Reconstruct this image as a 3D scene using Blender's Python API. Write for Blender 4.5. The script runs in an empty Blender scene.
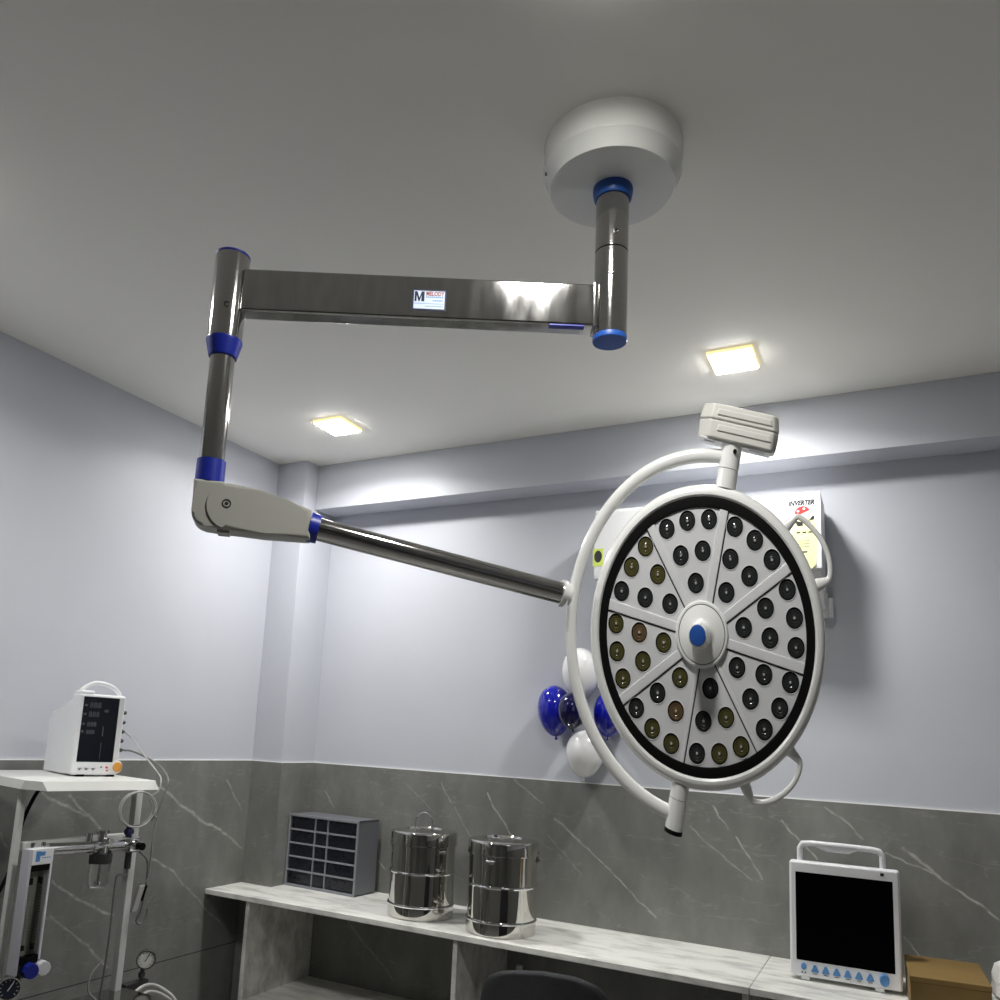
import bpy, bmesh, math, random
from mathutils import Vector, Matrix
random.seed(7)
PI = math.pi
SC = bpy.context.scene
COL = SC.collection
V = Vector

# ------------------------------------------------------------------ materials
def mat(name, color, rough=.5, metal=0., coat=0., spec=.5, emit=None, estr=0., trans=0., ior=1.45):
    m = bpy.data.materials.new(name); m.use_nodes = True
    b = m.node_tree.nodes['Principled BSDF']
    b.inputs['Base Color'].default_value = (*color, 1)
    b.inputs['Roughness'].default_value = rough
    b.inputs['Metallic'].default_value = metal
    b.inputs['Coat Weight'].default_value = coat
    b.inputs['Specular IOR Level'].default_value = spec
    b.inputs['Transmission Weight'].default_value = trans
    b.inputs['IOR'].default_value = ior
    if emit:
        b.inputs['Emission Color'].default_value = (*emit, 1)
        b.inputs['Emission Strength'].default_value = estr
    return m

def nd(nt, t, **kw):
    n = nt.nodes.new(t)
    for k, v in kw.items():
        if k in ('operation', 'data_type', 'blend_type', 'noise_dimensions', 'feature', 'wave_type', 'clamp', 'interpolation_type', 'use_clamp'):
            setattr(n, k, v)
        else:
            n.inputs[k].default_value = v
    return n

def mottled(name, c1, c2, scale=6., rough=.5, metal=0., stretch=(1, 1, 1), bump=0., rvar=0., spec=.5, coat=0., detail=5.):
    m = mat(name, c1, rough, metal, coat, spec); nt = m.node_tree; L = nt.links
    b = nt.nodes['Principled BSDF']
    g = nd(nt, 'ShaderNodeNewGeometry')
    mp = nd(nt, 'ShaderNodeMapping'); mp.inputs['Scale'].default_value = stretch
    no = nd(nt, 'ShaderNodeTexNoise'); no.inputs['Scale'].default_value = scale; no.inputs['Detail'].default_value = detail
    cr = nd(nt, 'ShaderNodeValToRGB')
    cr.color_ramp.elements[0].position = .3; cr.color_ramp.elements[1].position = .72
    cr.color_ramp.elements[0].color = (*c1, 1); cr.color_ramp.elements[1].color = (*c2, 1)
    L.new(g.outputs['Position'], mp.inputs['Vector']); L.new(mp.outputs[0], no.inputs['Vector'])
    L.new(no.outputs['Fac'], cr.inputs['Fac']); L.new(cr.outputs['Color'], b.inputs['Base Color'])
    if rvar:
        mr = nd(nt, 'ShaderNodeMapRange'); mr.inputs['To Min'].default_value = rough - rvar; mr.inputs['To Max'].default_value = rough + rvar
        L.new(no.outputs['Fac'], mr.inputs['Value']); L.new(mr.outputs[0], b.inputs['Roughness'])
    if bump:
        bp = nd(nt, 'ShaderNodeBump'); bp.inputs['Strength'].default_value = bump; bp.inputs['Distance'].default_value = .002
        L.new(no.outputs['Fac'], bp.inputs['Height']); L.new(bp.outputs[0], b.inputs['Normal'])
    return m

def vein_group():
    ng = bpy.data.node_groups.new('vein_line', 'ShaderNodeTree')
    it = ng.interface
    it.new_socket('P', in_out='INPUT', socket_type='NodeSocketVector')
    it.new_socket('A', in_out='INPUT', socket_type='NodeSocketVector')
    it.new_socket('D', in_out='INPUT', socket_type='NodeSocketVector')
    it.new_socket('Width', in_out='INPUT', socket_type='NodeSocketFloat')
    it.new_socket('Strength', in_out='INPUT', socket_type='NodeSocketFloat')
    it.new_socket('Fac', in_out='OUTPUT', socket_type='NodeSocketFloat')
    gi = ng.nodes.new('NodeGroupInput'); go = ng.nodes.new('NodeGroupOutput'); L = ng.links
    def vm(op): n = ng.nodes.new('ShaderNodeVectorMath'); n.operation = op; return n
    def m_(op): n = ng.nodes.new('ShaderNodeMath'); n.operation = op; return n
    s = vm('SUBTRACT'); L.new(gi.outputs['P'], s.inputs[0]); L.new(gi.outputs['A'], s.inputs[1])
    d1 = vm('DOT_PRODUCT'); L.new(s.outputs[0], d1.inputs[0]); L.new(gi.outputs['D'], d1.inputs[1])
    d2 = vm('DOT_PRODUCT'); L.new(gi.outputs['D'], d2.inputs[0]); L.new(gi.outputs['D'], d2.inputs[1])
    t = m_('DIVIDE'); t.use_clamp = True; L.new(d1.outputs['Value'], t.inputs[0]); L.new(d2.outputs['Value'], t.inputs[1])
    sc = vm('SCALE'); L.new(gi.outputs['D'], sc.inputs[0]); L.new(t.outputs[0], sc.inputs['Scale'])
    di = vm('DISTANCE'); L.new(s.outputs[0], di.inputs[0]); L.new(sc.outputs[0], di.inputs[1])
    mr = ng.nodes.new('ShaderNodeMapRange'); mr.interpolation_type = 'SMOOTHSTEP'
    mr.inputs['From Min'].default_value = 0; L.new(gi.outputs['Width'], mr.inputs['From Max'])
    L.new(gi.outputs['Strength'], mr.inputs['To Min']); mr.inputs['To Max'].default_value = 0
    L.new(di.outputs['Value'], mr.inputs['Value'])
    L.new(mr.outputs[0], go.inputs['Fac'])
    return ng
VG = vein_group()

def tile_mat(name, axis, veins, joints_z=(), joints_u=(), generic=True):
    """grey polished stone tile with pale diagonal veins; axis: which world axis runs along the wall"""
    m = mat(name, (.1, .1, .095), .34, spec=.45); nt = m.node_tree; L = nt.links
    b = nt.nodes['Principled BSDF']
    g = nd(nt, 'ShaderNodeNewGeometry')
    sp = nd(nt, 'ShaderNodeSeparateXYZ'); L.new(g.outputs['Position'], sp.inputs[0])
    cb = nd(nt, 'ShaderNodeCombineXYZ')
    L.new(sp.outputs['X' if axis == 0 else 'Y'], cb.inputs[0]); L.new(sp.outputs['Z'], cb.inputs[1])
    n1 = nd(nt, 'ShaderNodeTexNoise'); n1.inputs['Scale'].default_value = 3.2; n1.inputs['Detail'].default_value = 7; n1.inputs['Roughness'].default_value = .62
    mp = nd(nt, 'ShaderNodeMapping'); mp.inputs['Rotation'].default_value = (0, 0, .5); mp.inputs['Scale'].default_value = (1.7, .8, 1)
    L.new(cb.outputs[0], mp.inputs['Vector']); L.new(mp.outputs[0], n1.inputs['Vector'])
    cr = nd(nt, 'ShaderNodeValToRGB')
    cr.color_ramp.elements[0].position = .28; cr.color_ramp.elements[0].color = (.150, .152, .142, 1)
    cr.color_ramp.elements[1].position = .75; cr.color_ramp.elements[1].color = (.255, .258, .243, 1)
    L.new(n1.outputs['Fac'], cr.inputs['Fac'])
    # vein wobble
    n2 = nd(nt, 'ShaderNodeTexNoise'); n2.inputs['Scale'].default_value = 9; n2.inputs['Detail'].default_value = 4
    L.new(cb.outputs[0], n2.inputs['Vector'])
    sb = nd(nt, 'ShaderNodeVectorMath', operation='SUBTRACT'); sb.inputs[1].default_value = (.5, .5, .5); L.new(n2.outputs['Color'], sb.inputs[0])
    sl = nd(nt, 'ShaderNodeVectorMath', operation='SCALE'); sl.inputs['Scale'].default_value = .045; L.new(sb.outputs[0], sl.inputs[0])
    ad = nd(nt, 'ShaderNodeVectorMath', operation='ADD'); L.new(cb.outputs[0], ad.inputs[0]); L.new(sl.outputs[0], ad.inputs[1])
    fl = nd(nt, 'ShaderNodeVectorMath', operation='MULTIPLY'); fl.inputs[1].default_value = (1, 1, 0); L.new(ad.outputs[0], fl.inputs[0])
    acc = None
    for v in veins:
        u0, z0, u1, z1, w, s = v
        n = nt.nodes.new('ShaderNodeGroup'); n.node_tree = VG
        L.new(fl.outputs[0], n.inputs['P'])
        n.inputs['A'].default_value = (u0, z0, 0); n.inputs['D'].default_value = (u1 - u0, z1 - z0, 0)
        n.inputs['Width'].default_value = w; n.inputs['Strength'].default_value = s
        if acc is None: acc = n.outputs[0]
        else:
            mx = nd(nt, 'ShaderNodeMath', operation='MAXIMUM'); L.new(acc, mx.inputs[0]); L.new(n.outputs[0], mx.inputs[1]); acc = mx.outputs[0]
    # broken intensity along veins
    n3 = nd(nt, 'ShaderNodeTexNoise'); n3.inputs['Scale'].default_value = 26; n3.inputs['Detail'].default_value = 3
    L.new(cb.outputs[0], n3.inputs['Vector'])
    r3 = nd(nt, 'ShaderNodeMapRange'); r3.inputs['From Min'].default_value = .34; r3.inputs['From Max'].default_value = .62; r3.inputs['To Min'].default_value = .25
    L.new(n3.outputs['Fac'], r3.inputs['Value'])
    # faint generic hairlines over the whole slab
    gm = nd(nt, 'ShaderNodeMapping'); gm.inputs['Rotation'].default_value = (0, 0, .95); gm.inputs['Scale'].default_value = (.9, 4.5, 1)
    L.new(fl.outputs[0], gm.inputs['Vector'])
    gn = nd(nt, 'ShaderNodeTexNoise'); gn.inputs['Scale'].default_value = 2.1; gn.inputs['Detail'].default_value = 3
    L.new(gm.outputs[0], gn.inputs['Vector'])
    gs = nd(nt, 'ShaderNodeMath', operation='SUBTRACT'); gs.inputs[1].default_value = .5; L.new(gn.outputs['Fac'], gs.inputs[0])
    ga = nd(nt, 'ShaderNodeMath', operation='ABSOLUTE'); L.new(gs.outputs[0], ga.inputs[0])
    gr = nd(nt, 'ShaderNodeMapRange'); gr.inputs['From Max'].default_value = .007; gr.inputs['To Min'].default_value = .16; gr.inputs['To Max'].default_value = 0
    L.new(ga.outputs[0], gr.inputs['Value'])
    if acc is None: tot = gr.outputs[0]
    else:
        mx = nd(nt, 'ShaderNodeMath', operation='MAXIMUM'); L.new(acc, mx.inputs[0]); L.new(gr.outputs[0], mx.inputs[1]); tot = mx.outputs[0]
    mu = nd(nt, 'ShaderNodeMath', operation='MULTIPLY'); L.new(tot, mu.inputs[0]); L.new(r3.outputs[0], mu.inputs[1])
    mix = nd(nt, 'ShaderNodeMix', data_type='RGBA'); L.new(mu.outputs[0], mix.inputs['Factor'])
    L.new(cr.outputs['Color'], mix.inputs['A']); mix.inputs['B'].default_value = (.62, .61, .56, 1)
    col = mix.outputs['Result']
    # grout joints
    jacc = None
    for axn, vals in (('Z', joints_z), ('U', joints_u)):
        for jv in vals:
            s = nd(nt, 'ShaderNodeMath', operation='SUBTRACT'); s.inputs[1].default_value = jv
            L.new(sp.outputs['Z'] if axn == 'Z' else sp.outputs['X' if axis == 0 else 'Y'], s.inputs[0])
            a = nd(nt, 'ShaderNodeMath', operation='ABSOLUTE'); L.new(s.outputs[0], a.inputs[0])
            c = nd(nt, 'ShaderNodeMath', operation='LESS_THAN'); c.inputs[1].default_value = .0022; L.new(a.outputs[0], c.inputs[0])
            if jacc is None: jacc = c.outputs[0]
            else:
                mx = nd(nt, 'ShaderNodeMath', operation='MAXIMUM'); L.new(jacc, mx.inputs[0]); L.new(c.outputs[0], mx.inputs[1]); jacc = mx.outputs[0]
    if jacc is not None:
        mj = nd(nt, 'ShaderNodeMix', data_type='RGBA'); L.new(jacc, mj.inputs['Factor']); L.new(col, mj.inputs['A'])
        mj.inputs['B'].default_value = (.035, .035, .033, 1); col = mj.outputs['Result']
    L.new(col, b.inputs['Base Color'])
    return m

def marble_mat(name, base, dark, lo=.42, hi=.68):
    m = mat(name, base, .28, spec=.5); nt = m.node_tree; L = nt.links; b = nt.nodes['Principled BSDF']
    g = nd(nt, 'ShaderNodeNewGeometry')
    mp = nd(nt, 'ShaderNodeMapping'); mp.inputs['Scale'].default_value = (3.2, 10.0, 6.0); mp.inputs['Rotation'].default_value = (.1, .05, .03)
    L.new(g.outputs['Position'], mp.inputs['Vector'])
    n = nd(nt, 'ShaderNodeTexNoise'); n.inputs['Scale'].default_value = 1.6; n.inputs['Detail'].default_value = 7; n.inputs['Roughness'].default_value = .6; n.inputs['Distortion'].default_value = .4
    L.new(mp.outputs[0], n.inputs['Vector'])
    cr = nd(nt, 'ShaderNodeValToRGB')
    cr.color_ramp.elements[0].position = lo; cr.color_ramp.elements[0].color = (*base, 1)
    cr.color_ramp.elements[1].position = hi; cr.color_ramp.elements[1].color = (*dark, 1)
    L.new(n.outputs['Fac'], cr.inputs['Fac']); L.new(cr.outputs['Color'], b.inputs['Base Color'])
    return m

def brushed(name, col, rough, rvar=.06, scale=40, stretch=(1, 1, 12)):
    return mottled(name, tuple(c * .9 for c in col), col, scale, rough, 1., stretch, 0, rvar, detail=3)

VB = [(0.799,1.381,0.993,1.242,.005,.3),(1.012,1.396,1.087,1.298,.005,.55),(1.099,1.28,1.214,1.128,.005,.4),(1.273,1.361,1.437,1.16,.006,.75),
 (1.415,1.434,1.574,1.329,.007,.5),(1.631,1.274,1.805,1.153,.009,.6),(1.805,1.153,2.11,0.893,.006,.65),(1.599,1.199,1.77,1.035,.005,.3),
 (0.67,0.977,0.717,0.933,.006,.6),(0.292,1.292,0.366,1.218,.006,.5),(2.253,1.293,2.502,1.099,.005,.4),(2.353,1.393,2.411,1.299,.006,.65),
 (2.443,1.27,2.545,1.113,.006,.65),(2.621,1.355,2.758,1.212,.006,.6),(2.788,1.422,2.923,1.318,.006,.5),(3.008,1.27,3.153,1.209,.006,.6),
 (3.067,1.291,3.201,1.179,.010,.7),(3.201,1.179,3.361,1.074,.007,.8),(3.361,1.074,3.7,.84,.007,.6),(3.048,0.96,3.102,0.901,.006,.6),
 (.45,.7,.8,.42,.006,.4),(3.6,1.4,4.0,1.1,.007,.5),(4.2,1.35,4.7,1.0,.007,.5)]
VL = [(-1.496,1.309,-1.279,1.214,.009,.55),(-1.375,1.293,-1.241,1.192,.010,.5),(-1.241,1.192,-1.153,1.114,.010,.6),(-0.889,1.325,-0.739,1.227,.010,.65),
 (-0.739,1.227,-0.419,1.062,.012,.7),(-0.419,1.062,-0.304,0.995,.010,.5),(-0.459,1.352,-0.329,1.183,.007,.45),(-0.895,0.996,-0.759,0.923,.009,.6),
 (-0.759,0.923,-0.402,0.624,.009,.4),(-1.398,0.963,-1.305,0.896,.009,.5),(-1.305,0.896,-1.078,0.773,.010,.65),(-1.395,0.823,-1.238,0.702,.008,.45),
 (-1.238,0.702,-1.074,0.565,.008,.45),(-1.651,1.167,-1.615,1.116,.009,.4),(-2.3,1.2,-1.9,.9,.009,.5),(-3.,1.3,-2.6,1.,.009,.5)]

M = {}
M['wall'] = mottled('wall_paint', (.525, .541, .592), (.55, .566, .617), 2.5, .42, spec=.35)
M['ceil'] = mottled('ceiling_paint', (.88, .868, .815), (.90, .888, .835), 2., .55, spec=.3)
M['tileB'] = tile_mat('stone_tile_back', 0, VB, joints_z=())
M['tileL'] = tile_mat('stone_tile_left', 1, VL, joints_z=(.525,))
M['tileR'] = tile_mat('rear_shade_tile', 0, [])
M['glint_filler'] = mat('tile_glint_filler', (.86, .86, .84), .5)  # white painted in for the light on the tile's top edge
M['floor'] = mottled('floor_tile', (.25, .245, .235), (.30, .295, .28), 3, .25)
M['marble'] = marble_mat('white_marble', (.90, .90, .85), (.44, .44, .42), .47, .74)
M['marble_grey'] = marble_mat('grey_marble', (.76, .755, .71), (.40, .395, .375), .38, .72)
M['white'] = mat('white_enamel', (.82, .825, .80), .22, coat=.5)
M['white_cool'] = mat('white_plastic', (.80, .81, .83), .38)
M['white_frame'] = mottled('white_powder_coat', (.62, .63, .60), (.68, .69, .66), 8, .4)
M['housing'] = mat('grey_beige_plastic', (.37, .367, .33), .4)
M['beige'] = mat('warm_white_plastic', (.64, .635, .585), .36)
M['face'] = mat('lamp_face_plastic', (.66, .665, .675), .42)
M['rib'] = mat('lamp_rib_plastic', (.68, .685, .69), .4)
M['black'] = mat('black_rubber', (.004, .004, .004), .6, spec=.12)
M['blackgloss'] = mat('black_screen_glass', (.0015, .0015, .002), .15, spec=.05)
M['screen_navy'] = mat('dark_display_glass', (.008, .010, .016), .15)
M['blue'] = mat('blue_plastic', (.012, .025, .30), .35)
M['blue_cap'] = mat('blue_cap_plastic', (.018, .085, .36), .4)
M['bluebtn'] = mat('light_blue_button', (.10, .27, .56), .4)
M['steel'] = brushed('polished_steel', (.52, .515, .50), .085, .03)
M['steel_arm'] = mottled('brushed_steel_arm', (.42, .417, .405), (.52, .515, .50), 16, .075, 1., (2.5, 2.5, .6), 0, .06, detail=6)
M['mirror'] = mottled('mirror_steel', (.60, .59, .56), (.66, .65, .61), 5, .055, 1., (1, 1, 1), .02, .02)
M['chrome'] = mat('chrome', (.72, .72, .72), .1, 1.)
M['dark_metal'] = mat('dark_metal', (.10, .10, .10), .35, .8)
M['grey_plastic'] = mat('grey_plastic', (.150, .155, .170), .5)
M['grey_line'] = mat('grey_drawer_edge', (.26, .265, .29), .45)
M['drawer'] = mottled('smoky_drawer_plastic', (.008, .009, .014), (.022, .024, .034), 60, .18)
M['lens_dark'] = mat('dark_lens', (.026, .028, .029), .16, coat=.5)
M['lens_olive'] = mat('olive_lens', (.080, .073, .024), .18, coat=.6)
M['lens_brown'] = mat('brown_lens', (.13, .082, .042), .18, coat=.6)
M['lens_ring'] = mat('lens_ring_dark', (.035, .036, .036), .3)
M['led'] = mat('led_dot', (.45, .45, .42), .1, coat=1.)
M['fabric'] = mottled('charcoal_fabric', (.022, .023, .026), (.030, .031, .035), 120, .8)
M['card'] = mottled('brown_cardboard', (.215, .135, .042), (.25, .16, .052), 14, .62)
M['card_dark'] = mottled('cardboard_edge', (.16, .09, .03), (.19, .11, .035), 14, .7)
M['bag'] = mat('white_foam', (.82, .82, .80), .45)
M['ball_white'] = mat('white_balloon', (.80, .80, .80), .16, coat=.5)
M['ball_blue'] = mat('blue_balloon', (.006, .010, .33), .12, coat=.6)
M['ball_navy'] = mat('navy_balloon', (.004, .004, .05), .15, coat=.3)
M['ac'] = mat('ac_white_plastic', (.76, .77, .78), .35)
M['glass'] = mat('clear_glass', (.95, .96, .95), .03, trans=1., ior=1.2)
M['pale'] = mottled('flowmeter_plate', (.30, .31, .26), (.36, .37, .31), 20, .35)
M['lav'] = mat('lavender_white_panel', (.52, .52, .57), .4)
M['cable'] = mat('grey_cable', (.42, .42, .40), .5)
M['cable_dark'] = mat('dark_grey_cable', (.16, .16, .16), .5)
M['hose'] = mat('pale_hose', (.5, .5, .47), .4)
M['orange'] = mat('orange_knob', (.72, .33, .06), .4)
M['red'] = mat('red_print', (.62, .03, .025), .5)
M['maroon'] = mat('brick_red_print', (.32, .05, .035), .5)
M['navyprint'] = mat('navy_print', (.006, .009, .05), .5)
M['sticker'] = mat('pale_blue_sticker', (.62, .70, .82), .35)
M['yellowgreen'] = mat('yellow_green_label', (.66, .78, .16), .5)
M['paleyellow'] = mat('pale_yellow_label', (.82, .86, .42), .5)
M['ink'] = mat('dark_ink', (.012, .012, .016), .6)
M['dimtext'] = mat('unlit_segments', (.075, .085, .10), .4)
M['gold'] = mat('glowing_panel_edge', (.85, .74, .42), .4, emit=(1., .80, .36), estr=.5)
M['dial_dark'] = mat('dark_dial', (.02, .025, .05), .3)
M['dial_pale'] = mat('pale_dial', (.78, .78, .74), .4)
M['unseen_door'] = mottled('unseen_door_dark', (.10, .10, .10), (.14, .14, .14), 3, .4, 0, (8, 8, 1))
M['lamp'] = mat('led_panel_diffuser', (.9, .9, .88), .5, emit=(1., .985, .955), estr=36.)

# ------------------------------------------------------------------ mesh helpers
OFF = {}
def offs(o):
    return OFF.get(o, V((0, 0, 0)))

def link(name, bm, m, parent=None, ang=35., loc=None, mats=None):
    """link a bmesh given in WORLD coordinates as one mesh object"""
    if parent is not None: base = offs(parent)
    elif loc is not None: base = V(loc)
    else: base = V((0, 0, 0))
    bmesh.ops.translate(bm, verts=bm.verts, vec=-base)
    me = bpy.data.meshes.new(name)
    bmesh.ops.recalc_face_normals(bm, faces=bm.faces)
    bm.to_mesh(me); bm.free()
    for p in me.polygons: p.use_smooth = True
    me.set_sharp_from_angle(angle=math.radians(ang))
    for mm in (mats or [m]): me.materials.append(mm)
    o = bpy.data.objects.new(name, me); COL.objects.link(o)
    if name != 'backrest':
        wn = o.modifiers.new('weighted', 'WEIGHTED_NORMAL'); wn.keep_sharp = True; wn.weight = 90
    if parent is not None:
        o.parent = parent; OFF[o] = base
    else:
        o.location = base; OFF[o] = base
    return o

def thing(name, label, cat, loc, group=None):
    o = bpy.data.objects.new(name, None); COL.objects.link(o)
    o.empty_display_size = .05
    o.location = loc; OFF[o] = V(loc)
    tag(o, label, cat, group); return o

def tag(o, label, cat, group=None):
    o['label'] = label; o['category'] = cat
    if group: o['group'] = group
    return o

def struct(name, bm, m, ang=35., mats=None):
    o = link(name, bm, m, None, ang, mats=mats); o['kind'] = 'structure'; return o

def B(): return bmesh.new()

def _bev(bm, geom_faces, bevel, seg):
    es = {e for f in geom_faces for e in f.edges}
    bmesh.ops.bevel(bm, geom=list(es), offset=bevel, segments=seg, affect='EDGES', profile=.5, clamp_overlap=True)

def hexa(bm, pts, bevel=0, seg=2, mi=0):
    """8 points: bottom 4 (ccw) then top 4"""
    vs = [bm.verts.new(p) for p in pts]
    fs = [bm.faces.new([vs[i] for i in q]) for q in ((3, 2, 1, 0), (4, 5, 6, 7), (0, 1, 5, 4), (1, 2, 6, 5), (2, 3, 7, 6), (3, 0, 4, 7))]
    for f in fs: f.material_index = mi
    if bevel: _bev(bm, fs, bevel, seg)

def box(bm, lo, hi, bevel=0, seg=2, mi=0):
    x0, y0, z0 = lo; x1, y1, z1 = hi
    hexa(bm, [(x0, y0, z0), (x1, y0, z0), (x1, y1, z0), (x0, y1, z0), (x0, y0, z1), (x1, y0, z1), (x1, y1, z1), (x0, y1, z1)], bevel, seg, mi)

class Fr:
    """frame: origin + three axes; f(a,b,c) -> world point"""
    def __init__(s, o, x, y, z): s.o, s.x, s.y, s.z = V(o), V(x), V(y), V(z)
    def __call__(s, a, b, c): return s.o + s.x * a + s.y * b + s.z * c

def fbox(bm, F, lo, hi, bevel=0, seg=2, mi=0):
    x0, y0, z0 = lo; x1, y1, z1 = hi
    hexa(bm, [F(*p) for p in [(x0, y0, z0), (x1, y0, z0), (x1, y1, z0), (x0, y1, z0), (x0, y0, z1), (x1, y0, z1), (x1, y1, z1), (x0, y1, z1)]], bevel, seg, mi)

def prism(bm, F, outline, z0, z1, bevel=0, seg=2, mi=0):
    lo = [bm.verts.new(F(a, b, z0)) for a, b in outline]
    hi = [bm.verts.new(F(a, b, z1)) for a, b in outline]
    n = len(outline)
    f1 = bm.faces.new(list(reversed(lo))); f2 = bm.faces.new(hi)
    sides = [bm.faces.new([lo[i], lo[(i + 1) % n], hi[(i + 1) % n], hi[i]]) for i in range(n)]
    for f in [f1, f2] + sides: f.material_index = mi
    if bevel:
        es = {e for f in (f1, f2) for e in f.edges}
        bmesh.ops.bevel(bm, geom=list(es), offset=bevel, segments=seg, affect='EDGES', profile=.5, clamp_overlap=True)

def lathe(bm, F, prof, seg=40, mi=0):
    """profile [(r, h)] around F's z axis"""
    rings = []
    for r, h in prof:
        if r < 1e-6: rings.append([bm.verts.new(F(0, 0, h))])
        else: rings.append([bm.verts.new(F(r * math.cos(2 * PI * k / seg), r * math.sin(2 * PI * k / seg), h)) for k in range(seg)])
    for a, b in zip(rings, rings[1:]):
        for k in range(seg):
            k2 = (k + 1) % seg
            q = [a[0]] if len(a) == 1 else [a[k], a[k2]]
            q += [b[0]] if len(b) == 1 else [b[k2], b[k]]
            if len(q) > 2: bm.faces.new(q).material_index = mi

def smooth_path(pts, n=8):
    pts = [V(p) for p in pts]; out = []
    P = [pts[0] * 2 - pts[1]] + pts + [pts[-1] * 2 - pts[-2]]
    for i in range(1, len(P) - 2):
        for k in range(n):
            t = k / n; a, b, c, d = P[i - 1], P[i], P[i + 1], P[i + 2]
            out.append(.5 * ((2 * b) + (c - a) * t + (2 * a - 5 * b + 4 * c - d) * t * t + (-a + 3 * b - 3 * c + d) * t ** 3))
    out.append(pts[-1]); return out

def tube(bm, pts, r, seg=14, cap=True, mi=0, warp=None):
    """tube through points; r a number or a list; warp maps each vertex"""
    pts = [V(p) for p in pts]; n = len(pts)
    rs = r if isinstance(r, (list, tuple)) else [r] * n
    up = None; rings = []
    for i, p in enumerate(pts):
        t = (pts[min(i + 1, n - 1)] - pts[max(i - 1, 0)]).normalized()
        if up is None:
            up = t.orthogonal().normalized()
        up = (up - t * up.dot(t)).normalized(); sd = t.cross(up)
        ring = [p + (up * math.cos(2 * PI * k / seg) + sd * math.sin(2 * PI * k / seg)) * rs[i] for k in range(seg)]
        rings.append([bm.verts.new(warp(q) if warp else q) for q in ring])
    for a, b in zip(rings, rings[1:]):
        for k in range(seg): bm.faces.new([a[k], a[(k + 1) % seg], b[(k + 1) % seg], b[k]]).material_index = mi
    if cap:
        bm.faces.new(list(reversed(rings[0]))).material_index = mi; bm.faces.new(rings[-1]).material_index = mi

def cyl(bm, a, b, r, seg=32, r2=None, mi=0):
    tube(bm, [a, b], [r, r if r2 is None else r2], seg, True, mi)

def rcyl(bm, F, r, h0, h1, bev=.003, seg=40, mi=0):
    lathe(bm, F, [(0, h0), (r - bev, h0), (r - bev * .3, h0 + bev * .3), (r, h0 + bev), (r, h1 - bev), (r - bev * .3, h1 - bev * .3), (r - bev, h1), (0, h1)], seg, mi)

UP = Fr((0, 0, 0), (1, 0, 0), (0, 1, 0), (0, 0, 1))
def upf(x, y, z=0): return Fr((x, y, z), (1, 0, 0), (0, 1, 0), (0, 0, 1))

def text(bm, s, F, size, ext=.0006, mi=0, shear=0., sx=1., align='CENTER', bold=0.):
    cu = bpy.data.curves.new('tmp_text', 'FONT'); cu.body = s; cu.size = size; cu.extrude = ext
    cu.align_x = align; cu.align_y = 'CENTER'; cu.shear = shear; cu.offset = bold; cu.resolution_u = 2
    ob = bpy.data.objects.new('tmp_text', cu); COL.objects.link(ob)
    dg = bpy.context.evaluated_depsgraph_get(); ev = ob.evaluated_get(dg); me = ev.to_mesh()
    vs = [bm.verts.new(F(v.co.x * sx, v.co.y, v.co.z)) for v in me.vertices]
    for p in me.polygons:
        try: bm.faces.new([vs[i] for i in p.vertices]).material_index = mi
        except ValueError: pass
    ev.to_mesh_clear(); bpy.data.objects.remove(ob); bpy.data.curves.remove(cu)

# ------------------------------------------------------------------ room
CE = 3.1039; KZ = .82; TZ = 1.4439
XR = 5.4; YF = -5.8; CD = .2748; CW = .2015; BD = .171; BZ = 2.8473
b = B(); box(b, (-.15, YF - .15, -.1), (XR + .15, .15, 0)); struct('floor', b, M['floor'])
b = B(); box(b, (-.15, YF - .15, CE), (XR + .15, .15, CE + .1)); struct('ceiling', b, M['ceil'])
b = B(); box(b, (-.15, YF - .15, 0), (0, .15, CE)); struct('wall_left', b, M['wall'])
b = B(); box(b, (0, 0, 0), (XR, .15, CE)); struct('wall_back', b, M['wall'])
b = B(); box(b, (XR, YF - .15, 0), (XR + .15, .15, CE)); struct('wall_right', b, M['wall'])
b = B(); box(b, (0, YF - .15, 0), (XR, YF, CE)); struct('wall_front', b, M['tileR'])  # unseen rear wall, dark tile chosen so the steel reflects an unlit room
b = B(); box(b, (0, -CD, 0), (CW, 0, CE), .004, 2); struct('trim_1', b, M['wall'])                     # corner column
b = B(); box(b, (CW, -BD, BZ), (XR, 0, CE), .003, 2); struct('trim_2', b, M['wall'])                  # ceiling beam
# stone tile dado, standing slightly proud of the plaster, with a filler edge on top, painted white as if catching light
T_ = .007
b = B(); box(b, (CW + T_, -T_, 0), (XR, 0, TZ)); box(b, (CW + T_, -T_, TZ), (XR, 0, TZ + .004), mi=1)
struct('trim_3', b, None, mats=[M['tileB'], M['glint_filler']])
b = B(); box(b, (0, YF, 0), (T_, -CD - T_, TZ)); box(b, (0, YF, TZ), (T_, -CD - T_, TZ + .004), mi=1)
struct('trim_4', b, None, mats=[M['tileL'], M['glint_filler']])
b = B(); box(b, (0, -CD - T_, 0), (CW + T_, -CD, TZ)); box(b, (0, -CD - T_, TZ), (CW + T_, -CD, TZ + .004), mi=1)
struct('trim_5', b, None, mats=[M['tileB'], M['glint_filler']])
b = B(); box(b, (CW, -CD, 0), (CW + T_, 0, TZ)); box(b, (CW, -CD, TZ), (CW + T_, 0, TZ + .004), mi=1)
struct('trim_6', b, None, mats=[M['tileL'], M['glint_filler']])
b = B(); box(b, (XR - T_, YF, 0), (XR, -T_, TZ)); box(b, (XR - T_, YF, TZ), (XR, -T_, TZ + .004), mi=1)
struct('trim_7', b, None, mats=[M['tileL'], M['glint_filler']])
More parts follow.
